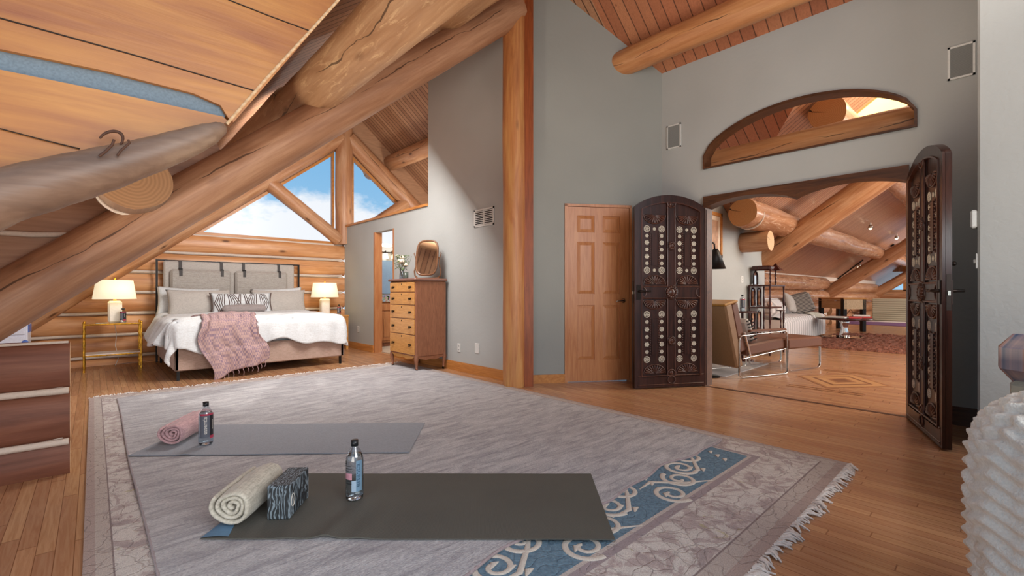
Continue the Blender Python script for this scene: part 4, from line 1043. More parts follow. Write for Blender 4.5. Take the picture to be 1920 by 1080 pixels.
# throw blanket
def thr(u, v):
    ang = .25; a = -.80+.62*u+.12*v; b = -.62-1.02*v+.12*u
    a += .05*math.sin(v*9); 
    x, y, z = duv((a+1.32)/2.62, (max(b, -1.32)+1.32)/1.95)
    if b < -1.32: x, y, z = x, y-.02-(-1.32-b)*.08, z+(b+1.32)
    f = .028*math.sin(u*9+4*v+3*noise.noise(Vector((u*2, v*2, 0))))+.006*math.sin(u*31)
    if b < -.93: return (x+.02*math.sin(v*7), y-.045-abs(f)-.01, z+.008)
    return (x, y, z+.036+abs(f)*.6)
m = MB(); m.grid(thr, 60, 60)
tb = m.build('throw_blanket', M['throw']); tb.location = bed.location; md = tb.modifiers.new('t', 'SOLIDIFY'); md.thickness = .008; md.offset = 1
tag(tb, 'mauve woven throw with tassels hanging over the foot corner of the bed', 'throw blanket')
m = MB(); rnd = random.Random(5)
for i in range(46):
    p = Vector(thr(1., .25+.75*i/46.)) if i < 34 else Vector(thr((i-34)/12., 1.)); dxy = .02
    l = rnd.uniform(.05, .10); q2 = p+Vector((rnd.uniform(0, .03) if i < 34 else rnd.uniform(-.01, .01), -.012, -l)); m.tube([p+Vector((0, -.004, 0)), (p+q2)/2+Vector((.008, -.01, .0)), q2], [.004, .004, .003], 5)
m.build('tassel_fringe', plain('throw_fringe', '9c7c7c', .9), tb)['kind'] = 'stuff'
# pillows
def pillow(name, label, cat, loc, rot, w, h, d, mat, group=None, flange=0., corner=.12, extra=None):
    m = MB(); n = 22
    for sg in (1, -1):
        def f(u, v):
            a = 2*u-1; b = 2*v-1; k = (max(0, 1-a*a)**.45)*(max(0, 1-b*b)**.45)
            pin = 1-corner*(1-abs(a))*0; sx = 1-.10*(1-b*b)*(abs(a)**6)*0-.07*(1-abs(b)**2)*abs(a)**3; sy = 1-.09*(1-abs(a)**2)*abs(b)**3
            wr = .010*noise.noise(Vector((a*2.2, b*2.2, loc[0]*7)))
            return (a*w/2*sx, sg*(d/2*k+(wr if k > .1 else 0)), b*h/2*sy)
        m.grid(f, n, n)
    o = m.build(name, mat, weld=True); o.location = loc; o.rotation_euler = rot; tag(o, label, cat, group); return o
bxc, byc = bed.location.x, bed.location.y; gp = 'pillows against the headboard'
pillow('pillow', 'white pillow at the left end of the bed behind the grey sham', 'pillow', (bxc-.64, byc+.80, .90), (R(-14), R(3), 0), .80, .46, .17, M['sheet'], gp)
pillow('pillow', 'white pillow behind the right grey sham', 'pillow', (bxc+.62, byc+.80, .90), (R(-14), R(-3), 0), .80, .46, .17, M['sheet'], gp)
pillow('pillow_sham', 'large grey linen sham at the left end of the bed', 'pillow', (bxc-.52, byc+.62, .89), (R(-16), 0, R(4)), .84, .42, .17, M['linen_l'], gp)
pillow('pillow_sham', 'large grey linen sham at the right end of the bed', 'pillow', (bxc+.58, byc+.62, .89), (R(-16), 0, R(-3)), .84, .42, .17, M['linen_l'], gp)
pp = pillow('lumbar_pillow', 'white pillow with dark chevron pattern in the middle of the bed', 'pillow', (bxc-.0, byc+.46, .87), (R(-18), 0, 0), .84, .36, .15, M['sheet'], gp)
m = MB()
def onp(a, b):
    k = (max(0, 1-a*a)**.45)*(max(0, 1-b*b)**.45); sx = 1-.07*(1-abs(b)**2)*abs(a)**3; sy = 1-.09*(1-abs(a)**2)*abs(b)**3
    wr = .010*noise.noise(Vector((a*2.2, b*2.2, (bxc)*7))); return Vector((a*.42*sx, -(.075*k+max(0, wr))-.003, b*.18*sy))
for c0 in (-.52, .52, 0.):
    for k in range(1, 6 if c0 else 3):
        for s in (-1, 1):
            w_ = .085*k; P = []
            for i in range(13):
                b = -.85+1.7*i/12.; a = c0+s*(w_*(1-.55*abs(b))+.0); 
                if abs(a) < .96: P.append(onp(a, b))
            if len(P) > 2: m.tube(P, .0055, 5)
for s in (-1, 1):
    for i in range(24): b = -.95+1.9*i/23.; q2 = onp(s*.985, b); m.sphere(q2+Vector((s*.012, 0, 0)), .009, 6, 5)
m.build('chevron_embroidery', plain('brown_thread', '5a4640', .8), pp)
o = MB(); pts = [(bxc-.30+.6*i/20., byc+.30, .80) for i in range(21)]; rr = [.012]+[.072*min(1, .72+.28*math.sin(PI*i/20.)**.4) for i in range(1, 20)]+[.012]
o.tube(pts, rr, 20, flat=.9); tag(o.build('bolster', fabric('mauve_grey', '9a8f8c', '857a78', 120)), 'narrow grey bolster in front of the patterned pillow', 'pillow', gp)
# ============================================================ nightstands and lamps
def gold_stand(loc, w, d, h, label):
    t = thing('nightstand', label, 'nightstand', loc, 0, 'nightstands either side of the bed')
    for sx in (-1, 1):
        for sy in (-1, 1):
            m = MB(); N = 26; m.tube([(sx*w/2, sy*d/2, h*i/N) for i in range(N+1)], [.013+.0025*math.sin(i*2.4)+.002*math.sin(i*5.1) for i in range(N+1)], 10); m.sphere((sx*w/2, sy*d/2, h+.005), .016, 10, 8); m.build('leg', M['gold'], t)
    for z, nm in ((h-.015, 'tabletop'), (.21, 'shelf')):
        MB().box(-w/2, w/2, -d/2, d/2, z, z+(.008 if z > .5 else .022)).build(nm, M['glass2'] if nm == 'tabletop' else M['marble_w'], t)
        m = MB(); c = [(-w/2, -d/2, z), (w/2, -d/2, z), (w/2, d/2, z), (-w/2, d/2, z)]; m.tube([c[0], c[1]], .010, 8).tube([c[1], c[2]], .010, 8).tube([c[2], c[3]], .010, 8).tube([c[3], c[0]], .010, 8); m.build('rail', M['gold'], t)
    return t
M['marble_w'] = plain('white_stone', 'd8ccc0', .3, scale=8, var=.1); M['glass2'] = plain('mirrored_top', 'c9b48c', .12, .6)
ns = gold_stand((.20, 8.30, 0), .58, .34, .635, 'gilded metal nightstand with white shelf, left of the bed')
t = thing('nightstand', 'light wood nightstand right of the bed, mostly hidden behind it', 'nightstand', (3.19, 8.38, 0), 0, 'nightstands either side of the bed')
MB().box(-.27, .27, -.2, .2, .60, .635, bev=.006).build('tabletop', M['oak'], t); MB().box(-.25, .25, -.18, .18, .40, .60).build('drawer_box', M['oak'], t)
for sx in (-1, 1):
    for sy in (-1, 1): MB().box(sx*.24-.02, sx*.24+.02, sy*.17-.02, sy*.17+.02, 0, .6).build('leg', M['oak'], t)
def lamp_t(loc, label):
    t = thing('table_lamp', label, 'lamp', loc, 0, 'table lamps beside the bed')
    MB().box(-.075, .075, -.075, .075, 0, .30, bev=.022).build('base', M['ceramic'], t)
    MB().lathe([(.02, .30), (.02, .315), (.006, .32), (.006, .60), (.012, .605), (.012, .62), (0, .625)], seg=16).build('stem', M['gold'], t)
    m = MB(); m.lathe([(.235, .325), (.197, .585)], seg=40); m.lathe([(.2345, .325), (.1965, .585)], seg=40); m.build('lamp_shade', M['shade'], t)
    l = lamp('bulb', 'POINT', (0, 0, .45), 9, (1, .72, .38), rad=.05); l.parent = t
    return t
def lamp(name, typ, loc, energy, color=(1, 1, 1), rad=.05):
    l = bpy.data.lights.new(name, typ); l.energy = energy; l.color = color; l.shadow_soft_size = rad
    o = bpy.data.objects.new(name, l); COL.objects.link(o); o.location = loc; return o
lamp_t((.22, 8.36, .632), 'white table lamp with cream shade on the gilded nightstand left of the bed')
lamp_t((3.10, 8.40, .635), 'white table lamp with cream shade right of the bed by the grey wall')
bottle('small water bottle in front of the lamp on the gilded nightstand', (.30, 8.20, .632), -2.2, .20, .036)
bottle('small water bottle right of the far lamp beside the grey wall', (3.32, 8.30, .635), -2.2, .19, .034)
m = MB(); m.tube([(.22, 8.46, .62), (.24, 8.50, .45), (.23, 8.52, .3), (.26, 8.5, .12), (.23, 8.52, .02)], .004, 6); tag(m.build('lamp_cord', M['plate']), 'thin lamp cord hanging behind the gilded nightstand', 'cord')
MB().box(.02, .14, 8.19, 8.30, .630, .642, bev=.003).build('small_tray', M['nickel']); tag(bpy.data.objects['small_tray'], 'small flat tray at the left front of the gilded nightstand', 'tray')
# blue-white chest beyond the stub wall
q = G(40, 700); cxx, cyy = -.80, 8.15
t = thing('painted_chest', 'white chest painted with blue motifs, half hidden behind the stub wall', 'chest', (cxx, cyy, 0), R(0))
MB().box(-.22, .22, -.2, .2, .0, .70, bev=.01).build('body', M['bluewhite'], t)
for i in range(4):
    z = .05+.165*i; d_ = MB().box(-.20, .20, -.215, -.198, z, z+.14, bev=.004).build('drawer', M['bluewhite'], t); d_.data.materials[0] = M['bluewhite']
    MB().box(.222-.002, .228, -.16, .16, z+.02, z+.11).build('blue_motif', M['bluepaint'], t) if i % 2 else MB().sphere((.2, -.215, z+.07), .03, sc=(1, .3, 1)).build('blue_motif', M['bluepaint'], t)
    MB().box(-.15, -.11, -.225, -.213, z+.05, z+.08).build('handle', M['brass'], t)
MB().box(-.24, .24, -.22, .22, .70, .72, bev=.006).build('top', M['bluewhite'], t)
MB().lathe([(0.03, 0), (.06, .03), (.07, .07), (.04, .11), (.045, .12)], c=(-.6+.02, 8.1, .722), seg=20).build('porcelain_pot', M['bluewhite']); tag(bpy.data.objects['porcelain_pot'], 'small blue and white pot on the painted chest', 'pot')
m = MB(); 
for i in range(9): m.sphere((-.58+.065*math.cos(i*.7), 8.1+.065*math.sin(i*.7), .722+.05+.02*(i % 2)), .014, 8, 6)
m.build('blue_flower', M['bluepaint'], bpy.data.objects['porcelain_pot'])
# ============================================================ oak dresser
dr = thing('dresser', 'tall tiger-oak chest of drawers on curved casters legs by the grey wall', 'dresser', (3.335, 5.57, 0), R(-1)); dw2, dd2, dh = .36, .235, 1.24
# front looks to -X : local x depth (front at -dd2), local y width
MB().box(-dd2, dd2, -dw2, dw2, .20, 1.20, bev=.01).build('body', M['oakside'], dr)
m = MB(); m.prism([(-dd2+.02, .20), (-dd2+.06, .175), (-dd2+.16, .15), (0, .165), (dd2-.16, .15), (dd2-.06, .175), (dd2-.02, .20)], 1, -dw2+.005, -dw2+.02)
m.prism([(-dw2+.02, .205), (-dw2+.12, .17), (-.1, .155), (0, .175), (.1, .155), (dw2-.12, .17), (dw2-.02, .205)], 0, -dd2+.005, -dd2+.02, mi=1); m.build('apron', [M['oakside'], M['oak']], dr)
MB().box(-dd2-.025, dd2+.01, -dw2-.022, dw2+.022, 1.20, 1.235, bev=.010).build('top', M['marble_top'], dr)
def drawer(y0, y1, z0, z1, pulls, key=True):
    d_ = MB().box(-dd2-.014, -dd2, y0, y1, z0, z1, bev=.005).build('drawer', M['oak'], dr); x = -dd2-.014
    for y in pulls:
        m = MB(); m.box(x-.003, x, y-.032, y+.032, (z0+z1)/2-.010, (z0+z1)/2+.012)
        for s in (-1, 1): m.sphere((x-.008, y+s*.026, (z0+z1)/2+.004), .008, 8, 6)
        m.tube([(x-.012, y-.026, (z0+z1)/2), (x-.018, y-.02, (z0+z1)/2-.018), (x-.018, y+.02, (z0+z1)/2-.018), (x-.012, y+.026, (z0+z1)/2)], .004, 6); m.build('bail_pull', M['brass'], d_)
    if key: MB().sphere((x-.001, (y0+y1)/2, z1-.025), .009, 8, 6, (.4, 1, 1.3)).build('keyhole', M['brass'], d_)
zz_ = [(1.055, 1.185), (.885, 1.045), (.700, .875), (.490, .690), (.225, .480)]
drawer(-dw2+.02, -.125, *zz_[0], pulls=[-.235], key=False); drawer(-.115, .115, *zz_[0], pulls=[], key=True); drawer(.125, dw2-.02, *zz_[0], pulls=[.235], key=False)
for a_, b_ in zz_[1:]: drawer(-dw2+.02, dw2-.02, a_, b_, [-.235, .235])
for sx in (-1, 1):
    for sy in (-1, 1):
        x, y = sx*(dd2-.03), sy*(dw2-.03); m = MB()
        m.tube([(x, y, .24), (x+sx*.012, y+sy*.012, .17), (x+sx*.006, y+sy*.006, .10), (x+sx*.0, y, .05), (x+sx*.008, y+sy*.008, .035)], [.030, .030, .020, .014, .018], 10); lg = m.build('leg', M['oakside'], dr)
        MB().tube([(x-.008, y, .018), (x+.008, y, .018)], .017, 12).tube([(x, y, .035), (x, y, .02)], .008, 8).build('caster', M['brass'], lg)
TZ = 1.236
M['walnut'] = wood('walnut_stain', '7c5234', '5c3a24', axis=2, rough=.3)
# mirror on dresser
p = onX(828, 480, 3.40)
mr = thing('dresser_mirror', 'tilting oval-cornered mirror in curved wooden stand on the oak dresser', 'mirror', (3.37, 5.37, TZ), R(34))
hw, hh_ = .155, .24; k = 40
def rrp(a, hw, hh_, r=.11):
    # superellipse outline
    c_, s_ = math.cos(a), math.sin(a); e_ = .55; return (hw*math.copysign(abs(c_)**e_, c_), hh_*math.copysign(abs(s_)**e_, s_))
tl = R(10); cz = .285
def T3(y, z, x=0.): return (-.02+x*math.cos(tl)+z*math.sin(tl)*-1*.0+z*math.sin(tl), y, cz+z*math.cos(tl))
pts = [T3(*rrp(2*PI*i/k, hw, hh_)) for i in range(k)]
MB().tube(pts, .013, 8, closed=True).build('mirror_frame', M['walnut'], mr)
MB().add(pts+[T3(0, 0)], [(i, (i+1) % k, k) for i in range(k)]).build('mirror_glass', M['mirror'], mr)
MB().add([T3(*rrp(2*PI*i/k, hw, hh_), x=.008) for i in range(k)], [tuple(range(k))]).build('mirror_back', M['oakside'], mr)
for s in (-1, 1):
    m = MB(); m.tube([(.0, s*.15, .01), (0, s*.185, .04), (0, s*.195, .10), (0, s*.172, .18), (0, s*.170, .25), (0, s*.185, .31), (0, s*.20, .345), (0, s*.19, .36)], [.014, .014, .013, .010, .009, .008, .007, .006], 8, flat=.8); m.sphere((0, s*.165, cz), .012, 8, 6); m.build('upright', M['walnut'], mr)
MB().box(-.035, .035, -.18, .18, 0, .014, bev=.004).build('foot_bar', M['oakside'], mr)
# flowers
va = thing('glass_vase', 'small clear glass vase on the left of the dresser top', 'vase', (3.24, 5.84, TZ))
MB().lathe([(.0, .003), (.032, .003), (.036, .01), (.034, .06), (.026, .10), (.032, .125)], seg=28).lathe([(.034, .0), (.039, .01), (.037, .06), (.029, .10), (.034, .125)], seg=28).build('vase_body', M['pet'], va)
fl_ = thing('flower_bouquet', 'cream roses and green leaves arranged in the glass vase', 'flowers', (3.24, 5.84, TZ)); rnd = random.Random(11)
heads = [(-.01, .0, .235, .045), (.0, .07, .26, .038), (-.03, -.06, .25, .042), (.02, .03, .31, .036), (-.02, .10, .33, .030), (.03, -.03, .20, .036), (.01, -.10, .20, .030)]
m = MB()
for x, y, z, r in heads: m.tube([(0, 0, .01), (x*.3, y*.3, .12), (x, y, z)], .0025, 6)
for i in range(9): a = i*.7; m.tube([(0, 0, .1), (.10*math.cos(a), .12*math.sin(a), .22+.02*(i % 4)), (.12*math.cos(a), .17*math.sin(a), .27+.03*(i % 3))], .0018, 5)
m.build('stems', M['stem'], fl_)
for x, y, z, r in heads:
    m = MB()
    for L_ in range(3):
        for j in range(5):
            a = 2*PI*j/5+L_*.6; rr_ = r*(.35+.3*L_); q2 = Vector((x+rr_*.5*math.cos(a), y+rr_*.5*math.sin(a), z+r*.2*(2-L_)))
            m.sphere(q2, r*.55, 8, 6, (.9, .9, .8))
    m.build('rose', M['petal'], fl_)
m = MB()
def leaf(m, p, d, l, w):
    d = Vector(d).normalized(); s = d.cross(Vector((0, 0, 1))).normalized(); p = Vector(p); m.add([p, p+d*l*.4+s*w, p+d*l+Vector((0, 0, -.01)), p+d*l*.4-s*w, p+d*l*.5+Vector((0, 0, .006))], [(0, 1, 4), (1, 2, 4), (2, 3, 4), (3, 0, 4)], True)
for i in range(90):
    a = rnd.uniform(0, 2*PI); rr_ = rnd.uniform(.02, .11); z = rnd.uniform(.13, .34); leaf(m, (rr_*.7*math.cos(a), rr_*math.sin(a), z), (math.cos(a), math.sin(a), rnd.uniform(-.3, .8)), rnd.uniform(.03, .055), .012)
m.build('foliage', M['leaf'], fl_)
t = thing('candle', 'dark smoked glass candle between the vase and the mirror', 'candle', (3.20, 5.66, TZ)); MB().lathe([(.034, 0), (.036, .004), (.036, .095), (.033, .095), (.032, .06), (0, .06)], seg=28).build('jar', M['candle'], t)
MB().lathe([(.0325, .06), (.0325, .063), (0, .064)], seg=20).build('wax', M['petal'], t)
# ============================================================ bathroom
t = thing('vanity_cabinet', 'wood vanity with granite top seen through the bathroom doorway', 'vanity', (4.72, 8.30, 0)); 
MB().box(-.75, .75, -.26, .26, .09, .86).build('body', M['fir'], t); MB().box(-.72, .72, -.22, .26, 0, .09).build('toe_kick', M['oakside'], t)
MB().box(-.78, .78, -.29, .26, .86, .90, bev=.006).build('countertop', M['granite'], t); MB().box(-.78, .78, .24, .26, .90, 1.0).build('backsplash', M['granite'], t)
for i in range(3):
    x = -.5+.5*i; d_ = MB().box(x-.23, x+.23, -.28, -.26, .13, .68, bev=.006).build('door', M['fir'], t)
    MB().prism([(x-.16, .2), (x+.16, .2), (x+.16, .54), (x+.1, .59), (x, .61), (x-.1, .59), (x-.16, .54)], 1, -.288, -.278).build('raised_panel', M['fir'], d_); MB().sphere((x+.18, -.29, .62), .012).build('knob', M['brass'], d_)
    d_ = MB().box(x-.23, x+.23, -.28, -.26, .70, .83, bev=.006).build('drawer', M['fir'], t); MB().sphere((x, -.29, .765), .012).build('knob', M['brass'], d_)
struct(MB().box(3.74, 7.2, 8.62, 8.68, .0, 2.0).build('wall_bath', M['white'])); struct(MB().box(3.74, 7.2, 8.60, 8.62, 1.98, 2.04).build('trim_8', M['nickel']))
t = thing('bathroom_mirror', 'frameless mirror above the bathroom vanity', 'mirror', (4.75, 8.61, 1.36)); MB().box(-.72, .72, -.012, 0, -.34, .34).build('glass', M['bath_mirror'], t)
MB().box(.10, .16, -.03, -.012, -.34, .46).build('side_frame', M['bronze'], t)
t = thing('vanity_light', 'three-shade bathroom light bar above the mirror', 'light fixture', (4.62, 8.60, 1.86)); MB().tube([(-.35, -.06, 0), (.35, -.06, 0)], .012, 8).box(-.08, .08, -.05, 0, -.05, .05).build('bar', M['bronze'], t)
for x in (-.28, -.09, .10, .28): 
    a_ = MB().lathe([(.03, 0), (.04, -.03), (.055, -.08), (.065, -.10)], c=(x, -.12, -.02), seg=20).build('glass_shade', M['bulb2'], t); MB().tube([(x, -.06, 0), (x, -.12, .03), (x, -.12, -.02)], .008, 8).build('arm', M['bronze'], a_)
t = thing('faucet', 'dark faucet and small items on the bathroom counter', 'faucet', (4.42, 8.36, .90)); MB().tube([(0, 0, 0), (0, 0, .14), (0, -.05, .18), (0, -.10, .16)], .012, 10).build('spout', M['bronze'], t); MB().tube([(-.08, 0, 0), (-.08, 0, .06), (-.11, 0, .07)], .01, 8).tube([(.08, 0, 0), (.08, 0, .06), (.11, 0, .07)], .01, 8).build('handles', M['bronze'], t)
# ============================================================ knitted chair, satin armchair (right edge)
kc = thing('knitted_armchair', 'rounded armchair covered by a thick white cable-knit blanket at the right edge', 'armchair', (*c2b(1.63, .98), 0), -TH)
N1, N2 = 150, 130
def knit(u, v):
    a = 2*PI*u; ph = PI*.5*v           # v 0 = rim at floor, 1 = top
    hw_, hd = .43, .38
    e_ = .75; c_, s_ = math.cos(a), math.sin(a); cx = math.copysign(abs(c_)**e_, c_); sy = math.copysign(abs(s_)**e_, s_)
    if v < .62: q_ = v/.62; z = .02+.58*q_; k_ = .97+.05*math.sin(q_*PI*.6)
    else: q_ = (v-.62)/.38; z = .60+.225*math.sin(q_*PI/2); k_ = max(.001, math.cos(q_*PI/2))**.55*1.02
    rows = 34; cb = .006*abs(math.sin(a*rows/2))*1.0+.006*math.sin(v*150+1.6*math.sin(a*rows/2+PI*.25))+.010*noise.noise(Vector((c_*6, s_*6, v*9)))+.02*noise.noise(Vector((c_*2, s_*2, v*3)))
    return ((hw_*k_+cb)*cx, (hd*k_+cb)*sy, z+cb*.6*(v > .62))
m = MB(); m.grid(knit, N1*2, N2, closed_u=True); kb = m.build('knit_cover', M['knit'], kc)
sa = thing('satin_armchair', 'armchair in blue and rust plaid satin with sage damask sides behind the knitted one', 'armchair', (*c2b(2.56, 1.80), 0), -TH)
MB().box(-.42, .42, -.22, .22, .08, .62, bev=.06).box(-.41, .42, -.21, .21, .30, .70, bev=.05).build('body', M['damask'], sa)
MB().box(-.44, .45, -.24, .24, .66, .87, bev=.06).build('plaid_cushion', M['plaid'], sa)
for x in (-.36, .36):
    for y in (-.17, .17): MB().tube([(x, y, 0), (x, y, .1)], [.02, .03], 10).build('leg', M['mahog'], sa)
# ============================================================ lounge beyond the doors
NX = Vector((.35, .94))
ch = thing('lounge_armchair', 'brown leather armchair with tan back and flat chrome frame inside the doorway', 'armchair', (5.80, 2.18, 0), math.atan2(-.30, .80)); 
# local x forward, y to the left(back side), origin near rail start
WD = .62; D_ = .86
def chromeloop(pts, name, parent, w=.030, t_=.006):
    m = MB(); m.tube(pts, w/2, 8, flat=.28); return m.build(name, M['chrome'], parent)
def rounded(pts, r=.05, k=5):
    out = []; n = len(pts)
    for i in range(n):
        p = Vector(pts[i]); 
        if i in (0, n-1): out.append(p); continue
        a = (Vector(pts[i-1])-p).normalized(); b = (Vector(pts[i+1])-p).normalized()
        for j in range(k+1): t_ = j/float(k); out.append((p+a*r).lerp(p, t_).lerp(p.lerp(p+b*r, t_), t_))
    return out
for y, in ((0,), (WD,)):
    chromeloop(rounded([(-.04, y, .03), (-.04, y, .52), (.78, y, .56), (.80, y, .015), (-.04, y, .015), (-.04, y, .30)], .06), 'side_frame', ch)
    m = MB().box(.12, .76, y-.025, y+.025, .56, .59, bev=.01); m.build('arm_pad', M['leather_b'], ch)
m = MB(); m.tube([(0.02, .0, .24), (.76, 0, .33)], .012, 8, flat=.5).tube([(.02, WD, .24), (.76, WD, .33)], .012, 8, flat=.5).tube([(.15, 0, .26), (.05, 0, .56)], .012, 8).tube([(.15, WD, .26), (.05, WD, .56)], .012, 8); m.build('seat_rails', M['chrome'], ch)
def rotbox(x0, x1, y0, y1, z0, z1, c, ang, bev=.03):
    m = MB(); m.xf = Matrix.Translation(c) @ Matrix.Rotation(ang, 4, 'Y'); m.box(x0, x1, y0, y1, z0, z1, bev=bev); return m
rotbox(0, .66, .02, WD-.02, -.06, .08, (.12, 0, .32), R(-6), .02).build('seat_cushion', M['leather_b'], ch)
rotbox(-.10, .02, .02, WD-.02, 0, .62, (.10, 0, .33), R(-14), .02).build('back_cushion', M['leather_b'], ch)
rotbox(-.22, -.10, -.0, WD+.0, -.16, .635, (.10, 0, .33), R(-14), .02).build('back_shell', M['leather_g'], ch)
rotbox(-.225, -.0, -.0, WD+.0, .62, .65, (.10, 0, .33), R(-14), .01).build('top_edge', M['leather'], ch)
ca = thing('cushion', 'black and white dotted cushion on the leather armchair seat', 'cushion', (0, 0, 0)); ca.location = Vector((5.80, 2.18, 0))+Matrix.Rotation(math.atan2(-.30, .80), 3, 'Z') @ Vector((.26, .28, .56)); ca.rotation_euler = (0, R(-16), math.atan2(-.30, .80))
m = MB(); m.box(-.04, .05, -.2, .2, -.14, .16, bev=.04); m.build('cover', M['paper'], ca)
m = MB()
for i in range(7):
    for j in range(6): m.sphere((.05, -.16+.053*i, -.11+.048*j), .011, 6, 4); m.sphere((-.04+.02*j, -.2, -.11+.042*i), .009, 6, 4)
m.build('dots', M['black'], ca)
ot = thing('ottoman', 'brown leather ottoman on a chrome loop base in front of the armchair', 'ottoman', (6.70, 1.95, 0), math.atan2(-.20, .72))
for y in (0, .55): chromeloop(rounded([(.02, y, .30), (.02, y, .015), (.74, y, .015), (.74, y, .30)], .07), 'leg_loop', ot)
MB().box(0, .76, -.02, .58, .30, .44, bev=.02).build('cushion', M['leather_b'], ot)
mt = sheet(lambda u, v: (5.75+1.5*u, 2.35+.6*v, .001), 8, 6, .008).build('pale_hide_rug', plain('pale_hide', 'c9c2c0', .6, scale=3, var=.3)); tag(mt, 'pale mottled flat rug under and behind the leather armchair', 'rug')
# floor lamp
t = thing('floor_lamp', 'black floor lamp with conical shade beside the left carved door', 'floor lamp', (5.66, 2.52, 0))
MB().lathe([(.13, 0), (.13, .012), (.02, .02)], seg=28).build('base', M['black'], t); MB().tube([(0, 0, .015), (0, 0, 1.62), (.10, .02, 1.70), (.30, .06, 1.68), (.36, .08, 1.62)], .010, 8).build('pole', M['black'], t)
MB().lathe([(.03, 1.62), (.045, 1.60), (.13, 1.36), (.127, 1.36), (.04, 1.58)], c=(.38, .08, 0), seg=28).build('lamp_shade', M['black'], t)
# picture
t = thing('framed_picture', 'framed print in an orange wood frame on the lounge wall', 'picture', (6.86, 3.0, 1.92)); 
m = MB()
for a_ in (-.30, .25): m.box(a_, a_+.05, -.03, 0, -.34, .34)
m.box(-.30, .30, -.03, 0, -.34, -.29).box(-.30, .30, -.03, 0, .29, .34); m.build('frame', M['pine'], t); MB().box(-.25, .25, -.012, 0, -.29, .29).build('mat_board', M['petal'], t); MB().box(-.18, .18, -.015, -.011, -.22, .22).build('print', M['art'], t)
# small table + bottle behind armchair
t = thing('side_table', 'small dark side table behind the leather armchair', 'side table', (7.32, 2.74, 0)); MB().lathe([(.0, .74), (.2, .74), (.2, .76), (0, .76)], seg=28).build('tabletop', M['mahog'], t); MB().tube([(0, 0, 0.02), (0, 0, .74)], .02, 10).build('stem', M['mahog'], t); MB().lathe([(.16, 0), (.15, .02), (0, .03)], seg=24).build('base', M['mahog'], t)
bottle('clear bottle with black cap standing behind the leather armchair', (7.32, 2.74, .76), -2.2, .25, .04, group='water bottles in the lounge')
# etagere
et = thing('display_stand', 'tall dark mahogany display stand with arched mirrors and pagoda top', 'display stand', (8.55, 2.78, 0)); 
m = MB()
def post(m, x, y, z0, z1, r=.014): 
    n = 14; m.tube([(x, y, z0+(z1-z0)*i/n) for i in range(n+1)], [r*(1+.35*math.sin(i*1.9)) for i in range(n+1)], 8)
for x in (-.34, .34):
    for y in (-.14, .18): q2 = MB(); post(q2, x, y, 0, 1.16 if x > 0 else 1.16); q2.build('post', M['mahog'], et)
for x in (-.20, .06):
    q2 = MB(); post(q2, x, -.1, 1.15, 1.42); q2.build('post', M['mahog'], et)
for z, w_ in ((.08, .36), (.78, .20), (1.15, .36)): MB().box(-.36, w_, -.16, .19, z, z+.025, bev=.006).build('shelf', M['mahog'], et)
# pagoda
def pagoda(cx, cy, w_, z): 
    q2 = MB(); q2.add([(cx-w_, cy-w_, z), (cx+w_, cy-w_, z), (cx+w_, cy+w_, z), (cx-w_, cy+w_, z), (cx-w_*.4, cy-w_*.4, z+.07), (cx+w_*.4, cy-w_*.4, z+.07), (cx+w_*.4, cy+w_*.4, z+.07), (cx-w_*.4, cy+w_*.4, z+.07), (cx, cy, z+.13)],
        [(0, 3, 2, 1), (0, 1, 5, 4), (1, 2, 6, 5), (2, 3, 7, 6), (3, 0, 4, 7), (4, 5, 8), (5, 6, 8), (6, 7, 8), (7, 4, 8)]); return q2
pagoda(.06, -.1, .10, 1.42).build('pagoda_roof', M['mahog'], et); MB().box(-.24, .02, -.12, .19, 1.42, 1.50, bev=.02).build('crown', M['mahog'], et)
for x0_, x1_, z0_, z1_ in ((-.30, -.14, .82, 1.12), (-.02, .14, .82, 1.12), (-.30, -.14, .14, .72), (-.02, .14, .14, .72), (-.20, -.02, 1.18, 1.41)):
    xm = (x0_+x1_)/2; w_ = (x1_-x0_)/2; q2 = [(x0_, z0_), (x1_, z0_)]+[(xm+w_*math.cos(PI*i/12), z1_-w_+w_*math.sin(PI*i/12)) for i in range(13)]
    MB().prism(q2, 1, .165, .17).build('arched_mirror', M['mirror'], et); MB().tube([(a_, .16, b_) for a_, b_ in q2], .012, 6, closed=True).build('arch_frame', M['mahog'], et)
MB().prism([(-.32, .80), (.16, .80), (.16, 1.16), (.06, 1.2), (-.08, 1.25), (-.2, 1.2), (-.32, 1.16)], 1, .172, .178).build('back_panel', plain('pale_mirror_back', 'c9d2d6', .3), et)
q2 = MB(); q2.tube([(.34, -.14, 1.16), (-.34, -.14, 1.16)], .012, 8).tube([(.34, .18, 1.16), (-.34, .18, 1.16)], .012, 8); q2.build('gallery_rail', M['mahog'], et)
q2 = MB(); post(q2, .26, -.12, .10, .72, .010); q2.lathe([(0, .72), (.07, .725), (.07, .735), (0, .74)], c=(.26, -.12, 0), seg=16); q2.build('pedestal', M['mahog'], et)
MB().sphere((8.50, 2.74, .85), .05, sc=(1.3, .8, .9)).build('stone_ornament', plain('pink_stone', 'c9a08c', .5)); o = bpy.data.objects['stone_ornament']; tag(o, 'small pinkish stone ornament on the display stand shelf', 'ornament')
